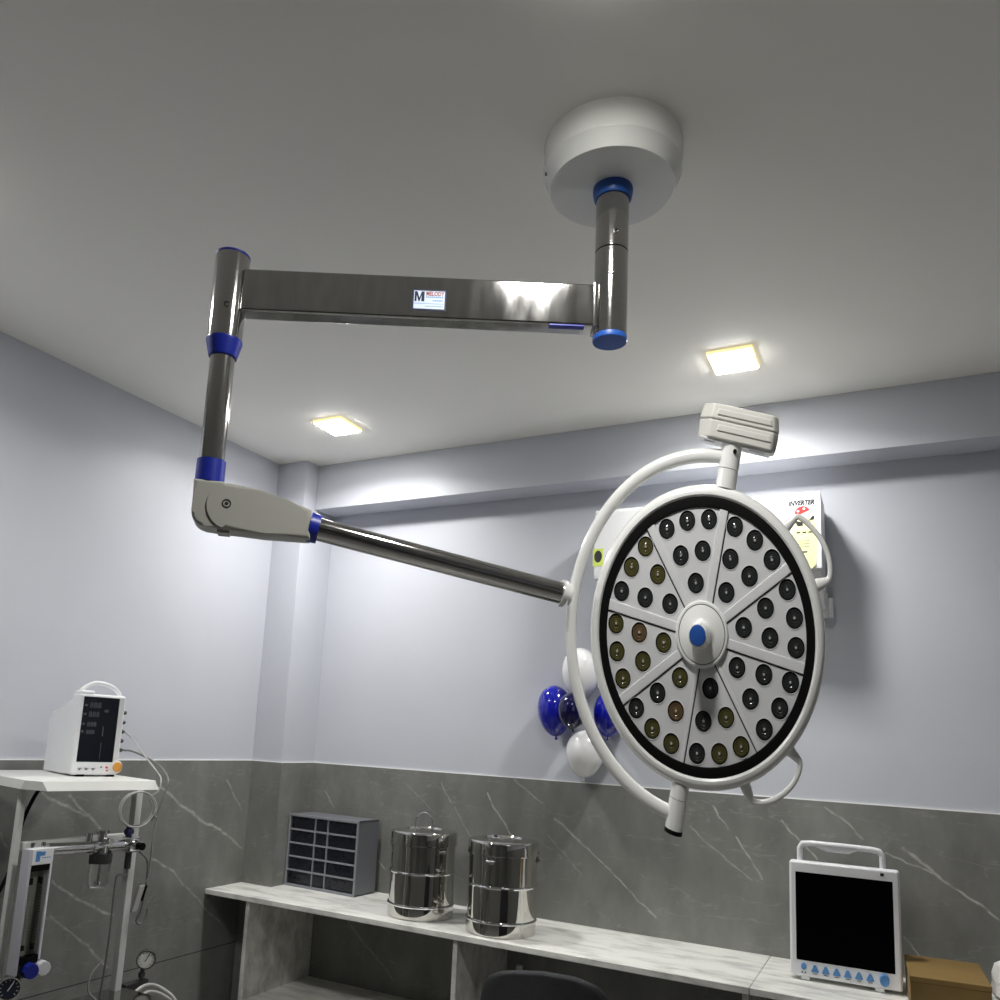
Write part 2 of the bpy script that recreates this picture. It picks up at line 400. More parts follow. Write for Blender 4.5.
b = B(); box(b, (1.6, YF, 0), (2.9, YF + .04, 2.15), .01, 1); struct('unseen_door_1', b, M['unseen_door'])  # unseen door, added for its dark reflection in the steel drums

# ------------------------------------------------------------------ ceiling light panels
PANEL_W = 6.2
def light_panel(cx, cy, label):
    t = thing('ceiling_light', label, 'ceiling light', (cx, cy, CE), 'square ceiling light panels')
    hw, hd = .083, .092
    bm = B(); box(bm, (cx - hw, cy - hd, CE - .012), (cx + hw, cy + hd, CE - .0003), .003, 2); link('frame', bm, M['gold'], t)
    bm = B(); box(bm, (cx - hw + .006, cy - hd + .006, CE - .0155), (cx + hw - .006, cy + hd - .006, CE - .0115), .002, 2); link('diffuser', bm, M['lamp'], t)
    la = bpy.data.lights.new('panel_light', 'AREA'); la.shape = 'RECTANGLE'; la.size = hw * 2 - .014; la.size_y = hd * 2 - .014
    la.energy = PANEL_W; la.spread = math.radians(154); la.color = (1., .985, .96)
    lo = bpy.data.objects.new('panel_light', la); COL.objects.link(lo); lo.parent = t; lo.location = (0, 0, -.0162)
light_panel(.685, -.648, 'lit square ceiling panel near the corner column, left of the two by the beam')
light_panel(2.551, -.648, 'lit square ceiling panel above the air conditioner and lamp head')
light_panel(.685, -2.63, 'lit square ceiling panel over the trolley, nearest the left wall')
light_panel(2.63, -2.515, 'lit square ceiling panel right in front of the round ceiling cover of the lamp')

# ------------------------------------------------------------------ surgical light
PX, PY = 2.479, -1.9197
LXp, LYp = 1.6560, -2.3562
ROOT = thing('surgical_light', 'white round surgical lamp with many lenses hanging on a jointed steel ceiling arm', 'surgical light', (PX, PY, CE))
pf = upf(PX, PY)
b = B()
cvf = upf(PX - .0035, PY)
lathe(b, cvf, [(0, CE - .0002), (.172, CE - .0002), (.1725, CE - .01), (.172, CE - .0715), (.1712, CE - .0742), (.1695, CE - .0765), (.1560, CE - .1125), (.1545, CE - .1148), (.151, CE - .1155), (0, CE - .1155)], 72)
cover = link('ceiling_cover', b, M['white'], ROOT, 25)
b = B(); cyl(b, (2.3345, -2.0055, 3.018), (2.331, -2.0075, 3.0175), .0045, 12); link('screw', b, M['dark_metal'], cover)
b = B()
lathe(b, pf, [(0, CE - .1155), (.049, CE - .1155), (.0495, CE - .122), (.047, CE - .14), (.0435, CE - .147), (0, CE - .147)], 48)
link('collar', b, M['blue_cap'], ROOT)
b = B(); rcyl(b, pf, .0405, 2.8145, CE - .14, .0015); pole = link('pole', b, M['steel'], ROOT)
b = B(); rcyl(b, pf, .0385, 2.810, 2.816, .001); link('seam', b, M['black'], pole)
b = B(); rcyl(b, pf, .0405, 2.592, 2.8115, .0015); link('pivot_sleeve', b, M['steel'], ROOT)
b = B(); rcyl(b, pf, .0415, 2.578, 2.593, .003); link('end_cap', b, M['blue_cap'], ROOT)
CAM = V((3.0644, -3.6946, 1.6179))
def screw_on(ax, ay, rad, z, da, parent, r=.0055, name='screw'):
    d = V((CAM.x - ax, CAM.y - ay, 0)).normalized(); d.rotate(Matrix.Rotation(da, 3, 'Z'))
    c = V((ax, ay, z)) + d * rad
    bm = B(); sdv = d.cross(V((0, 0, 1)))
    lathe(bm, Fr(c, sdv, V((0, 0, 1)), d), [(r * 1.25, -.002), (r * 1.25, .0015), (r * .8, .002), (r * .75, -.0005), (0, -.0005)], 14)
    link(name, bm, M['dark_metal'], parent)
screw_on(PX, PY, .0405, 2.849, .22, pole); screw_on(PX, PY, .0405, 2.742, .05, pole)
# horizontal box arm
dA = V((LXp - PX, LYp - PY, 0)); LA = dA.length; dA.normalize(); nA = V((.467, -.884, 0))
AF = Fr((PX, PY, 0), dA, V((0, 0, 1)), nA)
b = B(); fbox(b, AF, (.034, 2.607, -.025), (LA - .036, 2.7165, .025), .006, 3)
harm = link('horizontal_arm', b, M['steel_arm'], ROOT)
b = B()
fbox(b, AF, (.034, 2.604, -.027), (.046, 2.7195, .027), .003, 2); link('weld_joint', b, M['steel'], harm)
b = B(); fbox(b, AF, (.065, 2.6035, .008), (.15, 2.6080, .0252), .001, 1); link('cover_strip', b, M['blue'], harm)
# maker's sticker
b = B(); fbox(b, AF, (.3990, 2.6265, .0248), (.4815, 2.681, .0256), .0003, 1); stk = link('sticker', b, M['navyprint'], harm)
b = B(); fbox(b, AF, (.4030, 2.6308, .0255), (.4775, 2.6772, .0261)); link('sticker_face', b, M['sticker'], harm)
SF = Fr(V((PX, PY, 0)) + nA * .0262, -dA, V((0, 0, 1)), nA)
def sf(u, z): return Fr(SF(-u, z, 0), SF.x, SF.y, SF.z)
b = B(); mo = [(0, 0), (.2, 0), (.2, .62), (.42, 0), (.52, 0), (.70, .62), (.70, 0), (1, 0), (1, 1), (.70, 1), (.49, .36), (.26, 1), (0, 1)]
prism(b, sf(.4755, 2.6495), [(x * .0235, y * .0255) for x, y in mo], 0, .0004); link('letter_mark', b, M['navyprint'], harm)
b = B(); text(b, 'MELODY', sf(.4265, 2.6695), .0158, .0003, sx=.70, bold=.0004); link('lettering', b, M['maroon'], harm)
b = B()
for k in range(9): fbox(b, AF, (.4065 + k * .0048, 2.6595, .0260), (.4065 + k * .0048 + .0034, 2.6625, .0264))
for k in range(5): fbox(b, AF, (.4075 + k * .005, 2.651, .0260), (.4075 + k * .005 + .004, 2.6535, .0264))
fbox(b, AF, (.405, 2.6435, .0260), (.477, 2.6445, .0263))
for k in range(10): fbox(b, AF, (.406 + k * .0044, 2.6365, .0260), (.406 + k * .0044 + .003, 2.6385, .0263))
link('small_print', b, M['bluebtn'], harm)
# drop post at the arm's far end
lf = upf(LXp, LYp)
b = B(); rcyl(b, lf, .0415, 2.536, 2.755, .0015); post = link('drop_post', b, M['steel'], ROOT)
b = B(); rcyl(b, lf, .0420, 2.7545, 2.761, .002); link('top_cap', b, M['blue'], post)
screw_on(LXp, LYp, .0415, 2.612, -.08, post, .006)
b = B(); lathe(b, lf, [(0, 2.537), (.0425, 2.537), (.043, 2.532), (.0345, 2.497), (.033, 2.493), (0, 2.493)], 48); link('collar', b, M['blue'], post)
b = B(); rcyl(b, lf, .0292, 2.22, 2.492, .001); link('inner_tube', b, M['steel'], post)
b = B(); lathe(b, lf, [(0, 2.232), (.0335, 2.232), (.0335, 2.228), (.0338, 2.177), (0, 2.177)], 48); link('lower_collar', b, M['blue'], post)
# elbow and spring arm
ex = V((.7608, .649, 0)); ny = V((.649, -.7608, 0))       # ny faces the camera
EF = Fr((LXp, LYp, 0), ex, V((0, 0, 1)), ny)
def arc(cx, cy, r, a0, a1, n=10, ry=None):
    return [(cx + r * math.cos(a0 + (a1 - a0) * k / n), cy + (ry or r) * math.sin(a0 + (a1 - a0) * k / n)) for k in range(n + 1)]
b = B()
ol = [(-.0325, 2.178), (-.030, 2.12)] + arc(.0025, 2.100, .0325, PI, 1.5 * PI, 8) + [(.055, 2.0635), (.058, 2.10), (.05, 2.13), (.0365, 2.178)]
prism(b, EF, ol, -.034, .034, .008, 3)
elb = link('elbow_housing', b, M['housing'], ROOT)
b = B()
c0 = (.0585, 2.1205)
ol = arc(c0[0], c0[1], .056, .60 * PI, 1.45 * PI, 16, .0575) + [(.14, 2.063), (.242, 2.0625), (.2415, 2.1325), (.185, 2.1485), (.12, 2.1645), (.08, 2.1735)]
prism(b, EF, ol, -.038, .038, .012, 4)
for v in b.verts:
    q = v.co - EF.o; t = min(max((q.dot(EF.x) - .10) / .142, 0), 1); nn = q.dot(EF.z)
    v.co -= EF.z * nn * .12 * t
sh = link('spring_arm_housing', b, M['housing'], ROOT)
b = B(); lathe(b, Fr(EF(.0465, 2.124, .0378), EF.x, EF.y, EF.z), [(.0105, -.002), (.0105, .001), (.008, .0012), (.0075, -.001), (.004, -.001), (.0038, .0008), (0, .0008)], 20)
link('pivot_bolt', b, M['dark_metal'], sh)
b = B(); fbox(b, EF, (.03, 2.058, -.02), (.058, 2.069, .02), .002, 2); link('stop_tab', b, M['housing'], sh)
J0 = V((LXp, LYp, 0))
def ea(a, z, n=0): return EF(a, z, n)
b = B()
p0, p1 = ea(.235, 2.098), ea(.88, 1.9925)
ax = (p1 - p0).normalized()
cyl(b, p0 + ax * .004, p0 + ax * .027, .0362, 40, .0348); link('collar', b, M['blue'], sh)
b = B(); cyl(b, p0 + ax * .02, p1 - ax * .004, .0278, 40); st = link('spring_arm_tube', b, M['steel'], ROOT)
b = B(); cyl(b, p1 - ax * .006, p1 + ax * .006, .0345, 36); link('flange', b, M['white'], st)

# ---- lamp head. Local frame: x right, y along the swivel axis, z out of the face
HC = V((2.6541, -1.6943, 1.8935))
TURN = Matrix.Rotation(-.025, 3, 'Y')
G1 = None     # head
G0 = Matrix(((0.85410, 0.18913, 0.18566), (0.20672, -0.06895, -0.95835), (-0.26513, 1.18545, -0.17654)))     # yoke
G1 = G0 @ TURN
class GF:
    def __init__(s, G, o=(0, 0, 0), a=0.): s.G, s.o, s.ca, s.sa = G, V(o), math.cos(a), math.sin(a)
    def __call__(s, x, y, z):
        return HC + s.G @ V((s.o.x + x * s.ca - y * s.sa, s.o.y + x * s.sa + y * s.ca, s.o.z + z))
H = GF(G1); Y = GF(G0, (0, 0, -.020))
# yoke: half ring on the left, with its two sleeves
b = B()
n = 60
pts = [(-.361 * math.sin(PI * k / n), .3656 * math.cos(PI * k / n), 0) for k in range(n + 1)]
tube(b, pts, .0152, 20, True, warp=lambda q: Y(*q))
cyla = lambda bm, y0, y1, r0, r1=None, seg=36: lathe(bm, _AxF, [(0, y0), (r0, y0), (r1 or r0, y1), (0, y1)], seg)
class _Ax:
    def __call__(s, a, bb, h): return Y(a, h, bb)
_AxF = _Ax()
yk = link('yoke', b, M['white'], ROOT)
b = B(); cyla(b, .3425, .396, .0265); link('upper_sleeve', b, M['white'], yk)
b = B(); cyla(b, -.3935, -.333, .0235); link('lower_sleeve', b, M['white'], yk)
b = B(); cyla(b, -.402, -.393, .0238); link('end_cap', b, M['black'], yk)
b = B(); lathe(b, GF(G0, (.010, .378, .0062)), [(.0052, -.003), (.0052, .0012), (0, .0012)], 14); link('screw_hole', b, M['black'], yk)
# socket of the spring arm on the yoke
b = B(); tube(b, [(-.361, 0, 0), (-.372, 0, 0)], [.020, .026], 24, True, warp=lambda q: Y(*q)); link('socket', b, M['white'], yk)
# head shell
b = B()
lathe(b, H, [(.2590, -.006), (.2775, -.002), (.2790, .006), (.283, .0105), (.2890, .0105), (.2955, .0075), (.3010, .001), (.3042, -.008), (.3053, -.02), (.3038, -.031), (.299, -.038), (.288, -.043), (.276, -.058), (.262, -.067), (.22, -.077), (.12, -.084), (0, -.086)], 96)
head = link('lamp_head', b, M['white'], ROOT, 30)
b = B(); lathe(b, H, [(.2575, -.008), (.2575, .0035), (.259, .005), (.275, .006), (.2772, .0045), (.2785, .003), (.2785, -.004)], 96)
link('gasket', b, M['black'], head)
# face plate with the lens openings cut out
OFFA = math.radians(23.6)
spots = []
for k in range(8):
    bb = OFFA + k * PI / 4
    for r, a in ((.1052, 0), (.1687, -.1745), (.1687, .1745), (.2328, -.2455), (.2328, 0), (.2328, .2455)):
        spots.append((r * math.sin(bb + a), r * math.cos(bb + a), k, r))
RL = .0212
b = B()
def loop(cx, cy, r, n):
    vs = [b.verts.new((cx + r * math.cos(2 * PI * i / n), cy + r * math.sin(2 * PI * i / n), 0)) for i in range(n)]
    return [b.edges.new((vs[i], vs[(i + 1) % n])) for i in range(n)]
es = loop(0, 0, .2600, 96)
for sx, sy, k, r in spots: es += loop(sx, sy, RL + .0006, 22)
bmesh.ops.triangle_fill(b, edges=es, use_beauty=True, normal=(0, 0, 1))
for v in b.verts:
    v.co = H(*v.co)
face = link('face_plate', b, M['face'], head)
# ribs between the sectors
def rib(angle, w, h):
    bm = B(); a = GF(G1, (0, 0, 0), -angle)
    ol = [(-w / 2, .062), (w / 2, .062), (w / 2 * 1.12, .2575), (-w / 2 * 1.12, .2575)]
    prism(bm, a, ol, -.001, h, min(.003, h * .6), 2); link('rib', bm, M['rib'], head)
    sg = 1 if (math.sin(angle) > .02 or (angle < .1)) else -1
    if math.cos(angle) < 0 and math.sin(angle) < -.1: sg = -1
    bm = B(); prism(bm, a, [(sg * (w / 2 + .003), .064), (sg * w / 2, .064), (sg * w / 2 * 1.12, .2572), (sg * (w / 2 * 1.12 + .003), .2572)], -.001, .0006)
    link('rib_shade_line', bm, M['lens_ring'], head)  # dark strip painting the shadow along the rib's lower side
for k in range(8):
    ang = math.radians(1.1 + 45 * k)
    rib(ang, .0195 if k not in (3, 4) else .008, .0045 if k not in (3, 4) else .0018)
# lenses: 48, three tints
olive = [(4, .2), (5, .2)]
def tint(k, r, i):
    j = i % 6
    if k == 6 or k == 5:
        pass
    return None
tints = {}
LOC = {}
def lens_mesh(mname):
    bm = B()
    F0 = GF(G1)
    class Q:
        def __call__(s, x, y, z): return HC + G1 @ V((x, y, z))
    q = Q()
    lathe(bm, q, [(RL + .0016, .0002), (RL + .0016, .0010), (RL + .0005, .0013), (RL, .0004)], 24, 1)
    lathe(bm, q, [(RL, .0004), (RL - .001, -.004), (.0190, -.0045)], 24, 2)
    lathe(bm, q, [(.0190, -.0045), (.0184, -.0025), (.0140, -.0018), (.0132, -.0032), (.0092, -.0022), (.0078, -.0034), (.0052, -.0020), (.0030, -.0012)], 24, 0)
    lathe(bm, q, [(.0030, -.0012), (.0022, .0004), (0, .0008)], 12, 3)
    return bm
for nm in ('lens_dark', 'lens_olive', 'lens_brown'):
    o = link('lens', lens_mesh(nm), None, head, 25, mats=[M[nm], M['rib'], M['black'], M['led']])
    LOC[nm] = o
used = set()
WARM = {(5, 0): 'olive', (5, 1): 'olive', (5, 2): 'brown', (5, 3): 'olive', (5, 4): 'olive', (5, 5): 'olive',
        (4, 0): 'olive', (4, 1): 'brown', (4, 2): 'dark', (4, 3): 'olive', (4, 4): 'olive', (4, 5): 'dark',
        (6, 0): 'dark', (6, 3): 'dark', (6, 4): 'olive', (6, 5): 'olive', (6, 2): 'olive', (6, 1): 'dark',
        (3, 3): 'olive', (3, 4): 'olive', (3, 1): 'olive'}
for i, (sx, sy, k, r) in enumerate(spots):
    j = i % 6
    nm = 'lens_' + WARM.get((k, j), 'dark')
    src = LOC[nm]
    if nm in used:
        o = src.copy(); COL.objects.link(o); OFF[o] = OFF[src]
    else:
        o = src; used.add(nm)
    o.location = G1 @ V((sx, sy, 0))
    if nm != 'lens_dark': o['label'] = 'warm olive tinted lens' if nm == 'lens_olive' else 'warm brown tinted lens'
# hub and handle
class _Hub:
    def __call__(s, x, y, z): return H(x - .0035 - .10 * max(z - .012, 0), y + .0015 - .02 * max(z - .012, 0), z)
HB = _Hub()
b = B(); lathe(b, HB, [(.068, -.001), (.0675, .008), (.0645, .0115), (.0605, .012), (.0598, .0095)], 56); link('hub_ring', b, M['white'], head)
b = B(); lathe(b, HB, [(.0603, .008), (.0592, .008), (.0588, .0115)], 56); link('hub_seam', b, M['black'], head)
b = B(); lathe(b, HB, [(.0590, .010), (.0582, .0128), (.05, .0165), (.034, .0205), (.0285, .024), (.0255, .032), (.0245, .05), (.0240, .082), (.0225, .0855), (.0205, .0865)], 56); link('centre_handle', b, M['white'], head)
b = B(); lathe(b, HB, [(.0208, .0855), (.0205, .0885), (.0185, .0900), (0, .0905)], 40); link('handle_cap', b, M['blue_cap'], head)
# stems that carry the head between the yoke sleeves
class _AxH:
    def __call__(s, a, bb, h): return H(a, h, bb - .026)
_AxF = _Ax()
b = B(); cyla(b, .3020, .341, .0265); link('upper_stem', b, M['white'], head)
b = B(); cyla(b, -.3315, -.3020, .0235); link('lower_stem', b, M['white'], head)
# two grip handles on the rim
def grip(pts, rr):
    bm = B(); sp = smooth_path([(x, y, -.022) for x, y in pts], 6)
    n = len(sp); rs = []
    for i in range(n):
        t = i / (n - 1)
        u = min(t, 1 - t) / .22
        u = min(max((u - .3) / .7, 0), 1); rs.append(rr[0] + (rr[1] - rr[0]) * u ** .8)
    tube(bm, sp, rs, 14, True, warp=lambda q: H(*q)); link('grip_handle', bm, M['white'], head)
grip([(.150, .240), (.170, .262), (.187, .281), (.203, .280), (.228, .268), (.256, .248), (.276, .223), (.286, .197), (.286, .178), (.272, .166), (.245, .152)], (.0130, .0062))
grip([(.240, -.160), (.262, -.172), (.281, -.184), (.281, -.206), (.270, -.232), (.250, -.256), (.228, -.273), (.203, -.284), (.183, -.286), (.172, -.277), (.150, -.250)], (.0130, .0062))
# control box on top of the yoke
b = B()
class _Cx:
    """outline in (x,z), height along y, slightly slanted ends"""
    def __call__(s, x, z, y): return Y(x, y, z)
cf = _Cx()
def cbox(y0, y1, g0, g1, bev):
    bm = B()
    base = [(-.066, .036), (.100, .036), (.114, .02), (.114, -.038), (.104, -.046), (-.080, -.046), (-.094, -.03), (-.094, .006)]
    cx, cz = .01, -.005
    lo = [bm.verts.new(cf(cx + (x - cx) * g0, cz + (z - cz) * g0, y0)) for x, z in base]
    hi = [bm.verts.new(cf(cx + (x - cx) * g1, cz + (z - cz) * g1, y1)) for x, z in base]
    fs = [bm.faces.new(lo), bm.faces.new(list(reversed(hi)))]
    m_ = len(base)
    for i in range(m_): fs.append(bm.faces.new([lo[i], hi[i], hi[(i + 1) % m_], lo[(i + 1) % m_]]))
    _bev(bm, fs, bev, 3); return bm
cb_ = link('control_box', cbox(.4335, .4665, 1.0, .93, .005), M['beige'], ROOT)
link('lower_shell', cbox(.3945, .4325, .97, 1.0, .005), M['beige'], cb_)
b = B()
for z0, dz in ((.0355, .003),):
    for y0, y1, x0, x1, bl in ((.410, .4235, -.045, .095, .003), (.4425, .4555, -.05, .093, .003)):
        bm_pts = [cf(x0, z0 - .01, y0), cf(x1, z0 - .01, y0), cf(x1 + .002, z0 + dz, y0), cf(x0, z0 + dz, y0),
                  cf(x0 + .004, z0 - .01, y1), cf(x1 - .004, z0 - .01, y1), cf(x1 - .004, z0 + dz, y1), cf(x0 + .004, z0 + dz, y1)]
        hexa(b, bm_pts, .0028, 3)
link('front_ridge', b, M['beige'], cb_)
b = B()
hexa(b, [cf(-.085, -.042, .3905), cf(.10, -.042, .3905), cf(.10, .026, .3905), cf(-.085, .026, .3905), cf(-.085, -.042, .3955), cf(.10, -.042, .3955), cf(.10, .026, .3955), cf(-.085, .026, .3955)], .001, 1)
link('keypad', b, M['ac'], cb_)
for x0, x1, zc in ((-.075, -.045, -.005), (.045, .085, -.005)):
    b = B()
    for k in range(3):
        z0 = zc + k * .006
        hexa(b, [cf(x0, z0, .3897), cf(x1, z0, .3897), cf(x1, z0 + .0025, .3897), cf(x0, z0 + .0025, .3897), cf(x0, z0, .391), cf(x1, z0, .391), cf(x1, z0 + .0025, .391), cf(x0, z0 + .0025, .391)])
    link('keypad_print', b, M['lav'], cb_)

# ------------------------------------------------------------------ air conditioner on the back wall
AC = thing('air_conditioner', 'white split air conditioner on the back wall behind the lamp head', 'air conditioner', (2.333, 0, 2.45))
AX = Fr((0, 0, 0), (0, 1, 0), (0, 0, 1), (1, 0, 0))
b = B()
prism(b, AX, [(-.0005, 2.685), (-.190, 2.685), (-.200, 2.66), (-.200, 2.42), (-.195, 2.375), (-.150, 2.30), (-.095, 2.245), (-.05, 2.228), (-.0005, 2.228)], 1.874, 2.804, .006, 2)
link('body', b, M['ac'], AC)
b = B(); box(b, (1.882, -.003, 2.24), (2.797, .0535, 2.675)); link('back_filler', b, M['ac'], AC)  # added block behind the body, closing the gap to the wall
b = B()
prism(b, AX, [(-.192, 2.687), (-.207, 2.683), (-.216, 2.665), (-.216, 2.40), (-.212, 2.368), (-.198, 2.366)], 1.872, 2.806, .003, 2)
fp = link('front_panel', b, M['ac'], AC)
b = B()
hexa(b, [(1.90, -.176, 2.325), (2.77, -.176, 2.325), (2.77, -.092, 2.236), (1.90, -.092, 2.236), (1.90, -.182, 2.32), (2.77, -.182, 2.32), (2.77, -.097, 2.229), (1.90, -.097, 2.229)], .002, 1)
link('louver', b, M['white_cool'], AC)
b = B(); cyl(b, (2.795, -.03, 2.20), (2.795, -.03, 2.30), .016, 16); cyl(b, (2.818, -.02, 2.20), (2.818, -.02, 2.28), .012, 16); link('pipe', b, M['ac'], AC)
def wf(x, z, y=-.2163): return Fr((x, y, z), (1, 0, 0), (0, 0, 1), (0, -1, 0))
b = B(); text(b, 'INVERTER', wf(2.734, 2.637), .027, .0004, shear=.25, sx=.80, bold=.0013); link('lettering', b, M['ink'], fp)
b = B(); tube(b, smooth_path([(2.676, -.2165, 2.636), (2.668, -.2165, 2.645), (2.676, -.2165, 2.654), (2.705, -.2165, 2.659), (2.745, -.2165, 2.659)], 6), .0012, 6); link('swoosh', b, M['maroon'], fp)
# energy label: red arc on a yellow-green plate
b = B(); prism(b, wf(2.747, 2.45), [(-.052, .10), (-.03, .125), (.02, .128), (.042, .10), (.044, .0), (.036, -.07), (.015, -.09), (-.02, -.09), (-.055, -.02)], -.0003, .0005); el = link('energy_label', b, M['paleyellow'], fp)
b = B(); prism(b, Fr(wf(2.734, 2.606)(0, 0, 0), V((.92, 0, .38)), V((-.38, 0, .92)), V((0, -1, 0))), arc(0, -.012, .029, 0, PI, 14) , -.0003, .0009); link('label_arc', b, M['red'], fp)
b = B()
for u, z in ((2.722, 2.604), (2.744, 2.613)): lathe(b, wf(u, z), [(.0048, 0), (.0048, .0012), (0, .0012)], 12)
link('label_dots', b, M['ac'], fp)
b = B()
prism(b, wf(2.728, 2.555), [(-.022, .012), (.01, .002), (.012, -.012), (-.008, -.014)], 0, .0012); link('dark_patch', b, M['ink'], fp)
b = B(); prism(b, wf(2.772, 2.568), [(-.012, -.006), (.008, -.002), (.01, .014), (.002, .012)], 0, .0012); link('dark_patch', b, M['ink'], fp)
b = B()
for k in range(3): fbox(b, wf(2.722 + k * .022, 2.515), (-.007, -.003, 0), (.007, .003, .001))
link('label_print', b, M['ink'], fp); b = B()
for k in range(3): fbox(b, wf(2.742, 2.48 - k * .012), (-.02, -.001, 0), (.02, .001, .001))
link('label_print', b, M['ink'], fp); b = B()
fbox(b, wf(2.742, 2.435), (-.012, -.003, 0), (.012, .003, .001))
link('label_print', b, M['ink'], fp)
b = B(); fbox(b, wf(1.891, 2.463), (-.024, -.039, 0), (.024, .041, .0006)); link('square_sticker', b, M['yellowgreen'], fp)
b = B(); lathe(b, Fr(wf(1.891, 2.468)(0, 0, 0), (.8, 0, 0), (0, 0, 1.25), (0, -1, 0)), [(.022, 0), (.022, .001), (.016, .0012), (.0155, .0008), (0, .0008)], 24); link('sticker_disc', b, M['lens_ring'], fp)

AC.location += V((.012, -.054, -.017))

# ------------------------------------------------------------------ balloons
def balloon(x, z, y, rx, rz, ang, m, label):
    bm = B(); ca, sa = math.cos(ang), math.sin(ang)
    F = Fr((x, y, z), (ca, 0, sa), (0, 1, 0), (-sa, 0, ca))
    prof = []
    for k in range(21):
        t = PI * k / 20; h = -math.cos(t); rr = math.sin(t) * (1 + .10 * h)
        prof.append((max(rr * rx, 0) if 0 < k < 20 else 0, h * rz))
    lathe(bm, F, prof, 32)
    o = link('balloon', bm, m, None, 60, loc=(x, y, z)); tag(o, label, 'balloon', 'balloons taped to the wall')
    bm = B(); lathe(bm, F, [(0, -rz - .016), (.008, -rz - .014), (.004, -rz + .002), (0, -rz + .002)], 12); link('knot', bm, m, o)
balloon(1.770, 1.942, -.088, .085, .121, .06, M['ball_white'], 'white balloon at the top of the wall cluster')
balloon(1.648, 1.768, -.086, .080, .119, .08, M['ball_blue'], 'royal blue balloon at the left of the wall cluster')
balloon(1.912, 1.765, -.082, .074, .108, -.1, M['ball_blue'], 'royal blue balloon at the right of the cluster, half behind the lamp rim')
balloon(1.800, 1.578, -.085, .086, .106, -.05, M['ball_white'], 'white balloon hanging lowest in the wall cluster')
balloon(1.776, 1.765, -.200, .064, .083, .05, M['ball_navy'], 'small dark navy balloon in the middle of the cluster')

# ------------------------------------------------------------------ counter
KD = .5393; KT = .0245
KC = thing('marble_counter', 'long white marble counter shelf on marble panels along the tiled wall', 'counter', (2.5, -.27, 0))
b = B()
XJ = 2.575
box(b, (T_ + .0005, -KD, KZ - KT), (XJ - .0008, -CD - T_ - .0005, KZ), .002, 1)
box(b, (CW + T_ + .0005, -CD - T_ - .001, KZ - KT), (XJ - .0008, -T_ - .0005, KZ), 0)
wt = link('worktop', b, M['marble'], KC)
b = B(); box(b, (XJ + .0008, -KD, KZ - KT), (XR - T_ - .0005, -T_ - .0005, KZ), .002, 1); link('worktop', b, M['marble'], KC)
for x0 in (.262, 1.398, 2.548, 3.7, 4.85):
    b = B(); box(b, (x0, -.52, 0.0), (x0 + .022, -T_ - .0005, KZ - KT), .0015, 1); link('side_panel', b, M['marble_grey'], KC)
b = B(); box(b, (.284, -.51, .325), (1.398, -T_ - .0005, .347), .0015, 1); link('lower_shelf', b, M['marble_grey'], KC)
# drain pipe in the niche
b = B(); cyl(b, (1.502, -.05, .0), (1.502, -.05, .60), .0145, 16); cyl(b, (1.502, -.05, .585), (1.502, -.05, .613), .0165, 16)
tag(link('pipe', b, M['white_frame'], None, loc=(1.502, -.05, 0)), 'short white upright pipe in the dark niche behind the chair', 'pipe')

# drawer unit
ang = math.radians(-3.0); cU, sU = math.cos(ang), math.sin(ang)
DU = thing('drawer_unit', 'grey plastic drawer organiser with smoky drawers on the marble counter', 'drawer unit', (.43, -.09, KZ))
UF = Fr((.2120, -.188, KZ), (cU, sU, 0), (-sU, cU, 0), (0, 0, 1))
UW, UH, UD = .462, .364, .172
b = B()
tk = .011
fbox(b, UF, (0, .006, .0), (tk, UD, UH), .002); fbox(b, UF, (UW - tk, .006, 0), (UW, UD, UH), .002)
fbox(b, UF, (0, .006, 0), (UW, UD, .012), .002); fbox(b, UF, (0, .006, UH - .012), (UW, UD, UH), .002)
fbox(b, UF, (tk, UD - .008, .012), (UW - tk, UD - .001, UH - .012))
link('carcass', b, M['grey_plastic'], DU)
xs = [tk, .178, .262, UW - tk]; rows = 5; rh = (UH - .024) / rows
b = B()
for k in range(1, rows): fbox(b, UF, (tk, .004, .012 + rh * k - .004), (UW - tk, .05, .012 + rh * k + .004), .001, 1)
for x in xs[1:3]: fbox(b, UF, (x - .003, .0045, .012), (x + .003, .05, UH - .012), .001, 1)
fbox(b, UF, (0, .0, 0), (tk, .008, UH), .002); fbox(b, UF, (UW - tk, 0, 0), (UW, .008, UH), .002)
fbox(b, UF, (tk, .0, 0), (UW - tk, .008, .013), .002); fbox(b, UF, (tk, 0, UH - .013), (UW - tk, .008, UH), .002)
link('divider_grid', b, M['grey_line'], DU)
for r in range(rows):
    for c in range(3):
        x0, x1 = xs[c] + .0035, xs[c + 1] - .0035; z0, z1 = .012 + rh * r + .0045, .012 + rh * (r + 1) - .0045
        bm = B(); fbox(bm, UF, (x0, .012, z0), (x1, .10, z1), .002, 1); dr = link('drawer', bm, M['drawer'], DU)
        bm = B(); fbox(bm, UF, (x0 + .25 * (x1 - x0), .007, z1 - .012), (x1 - .25 * (x1 - x0), .0125, z1 - .008), .001, 1); link('pull', bm, M['drawer'], dr)

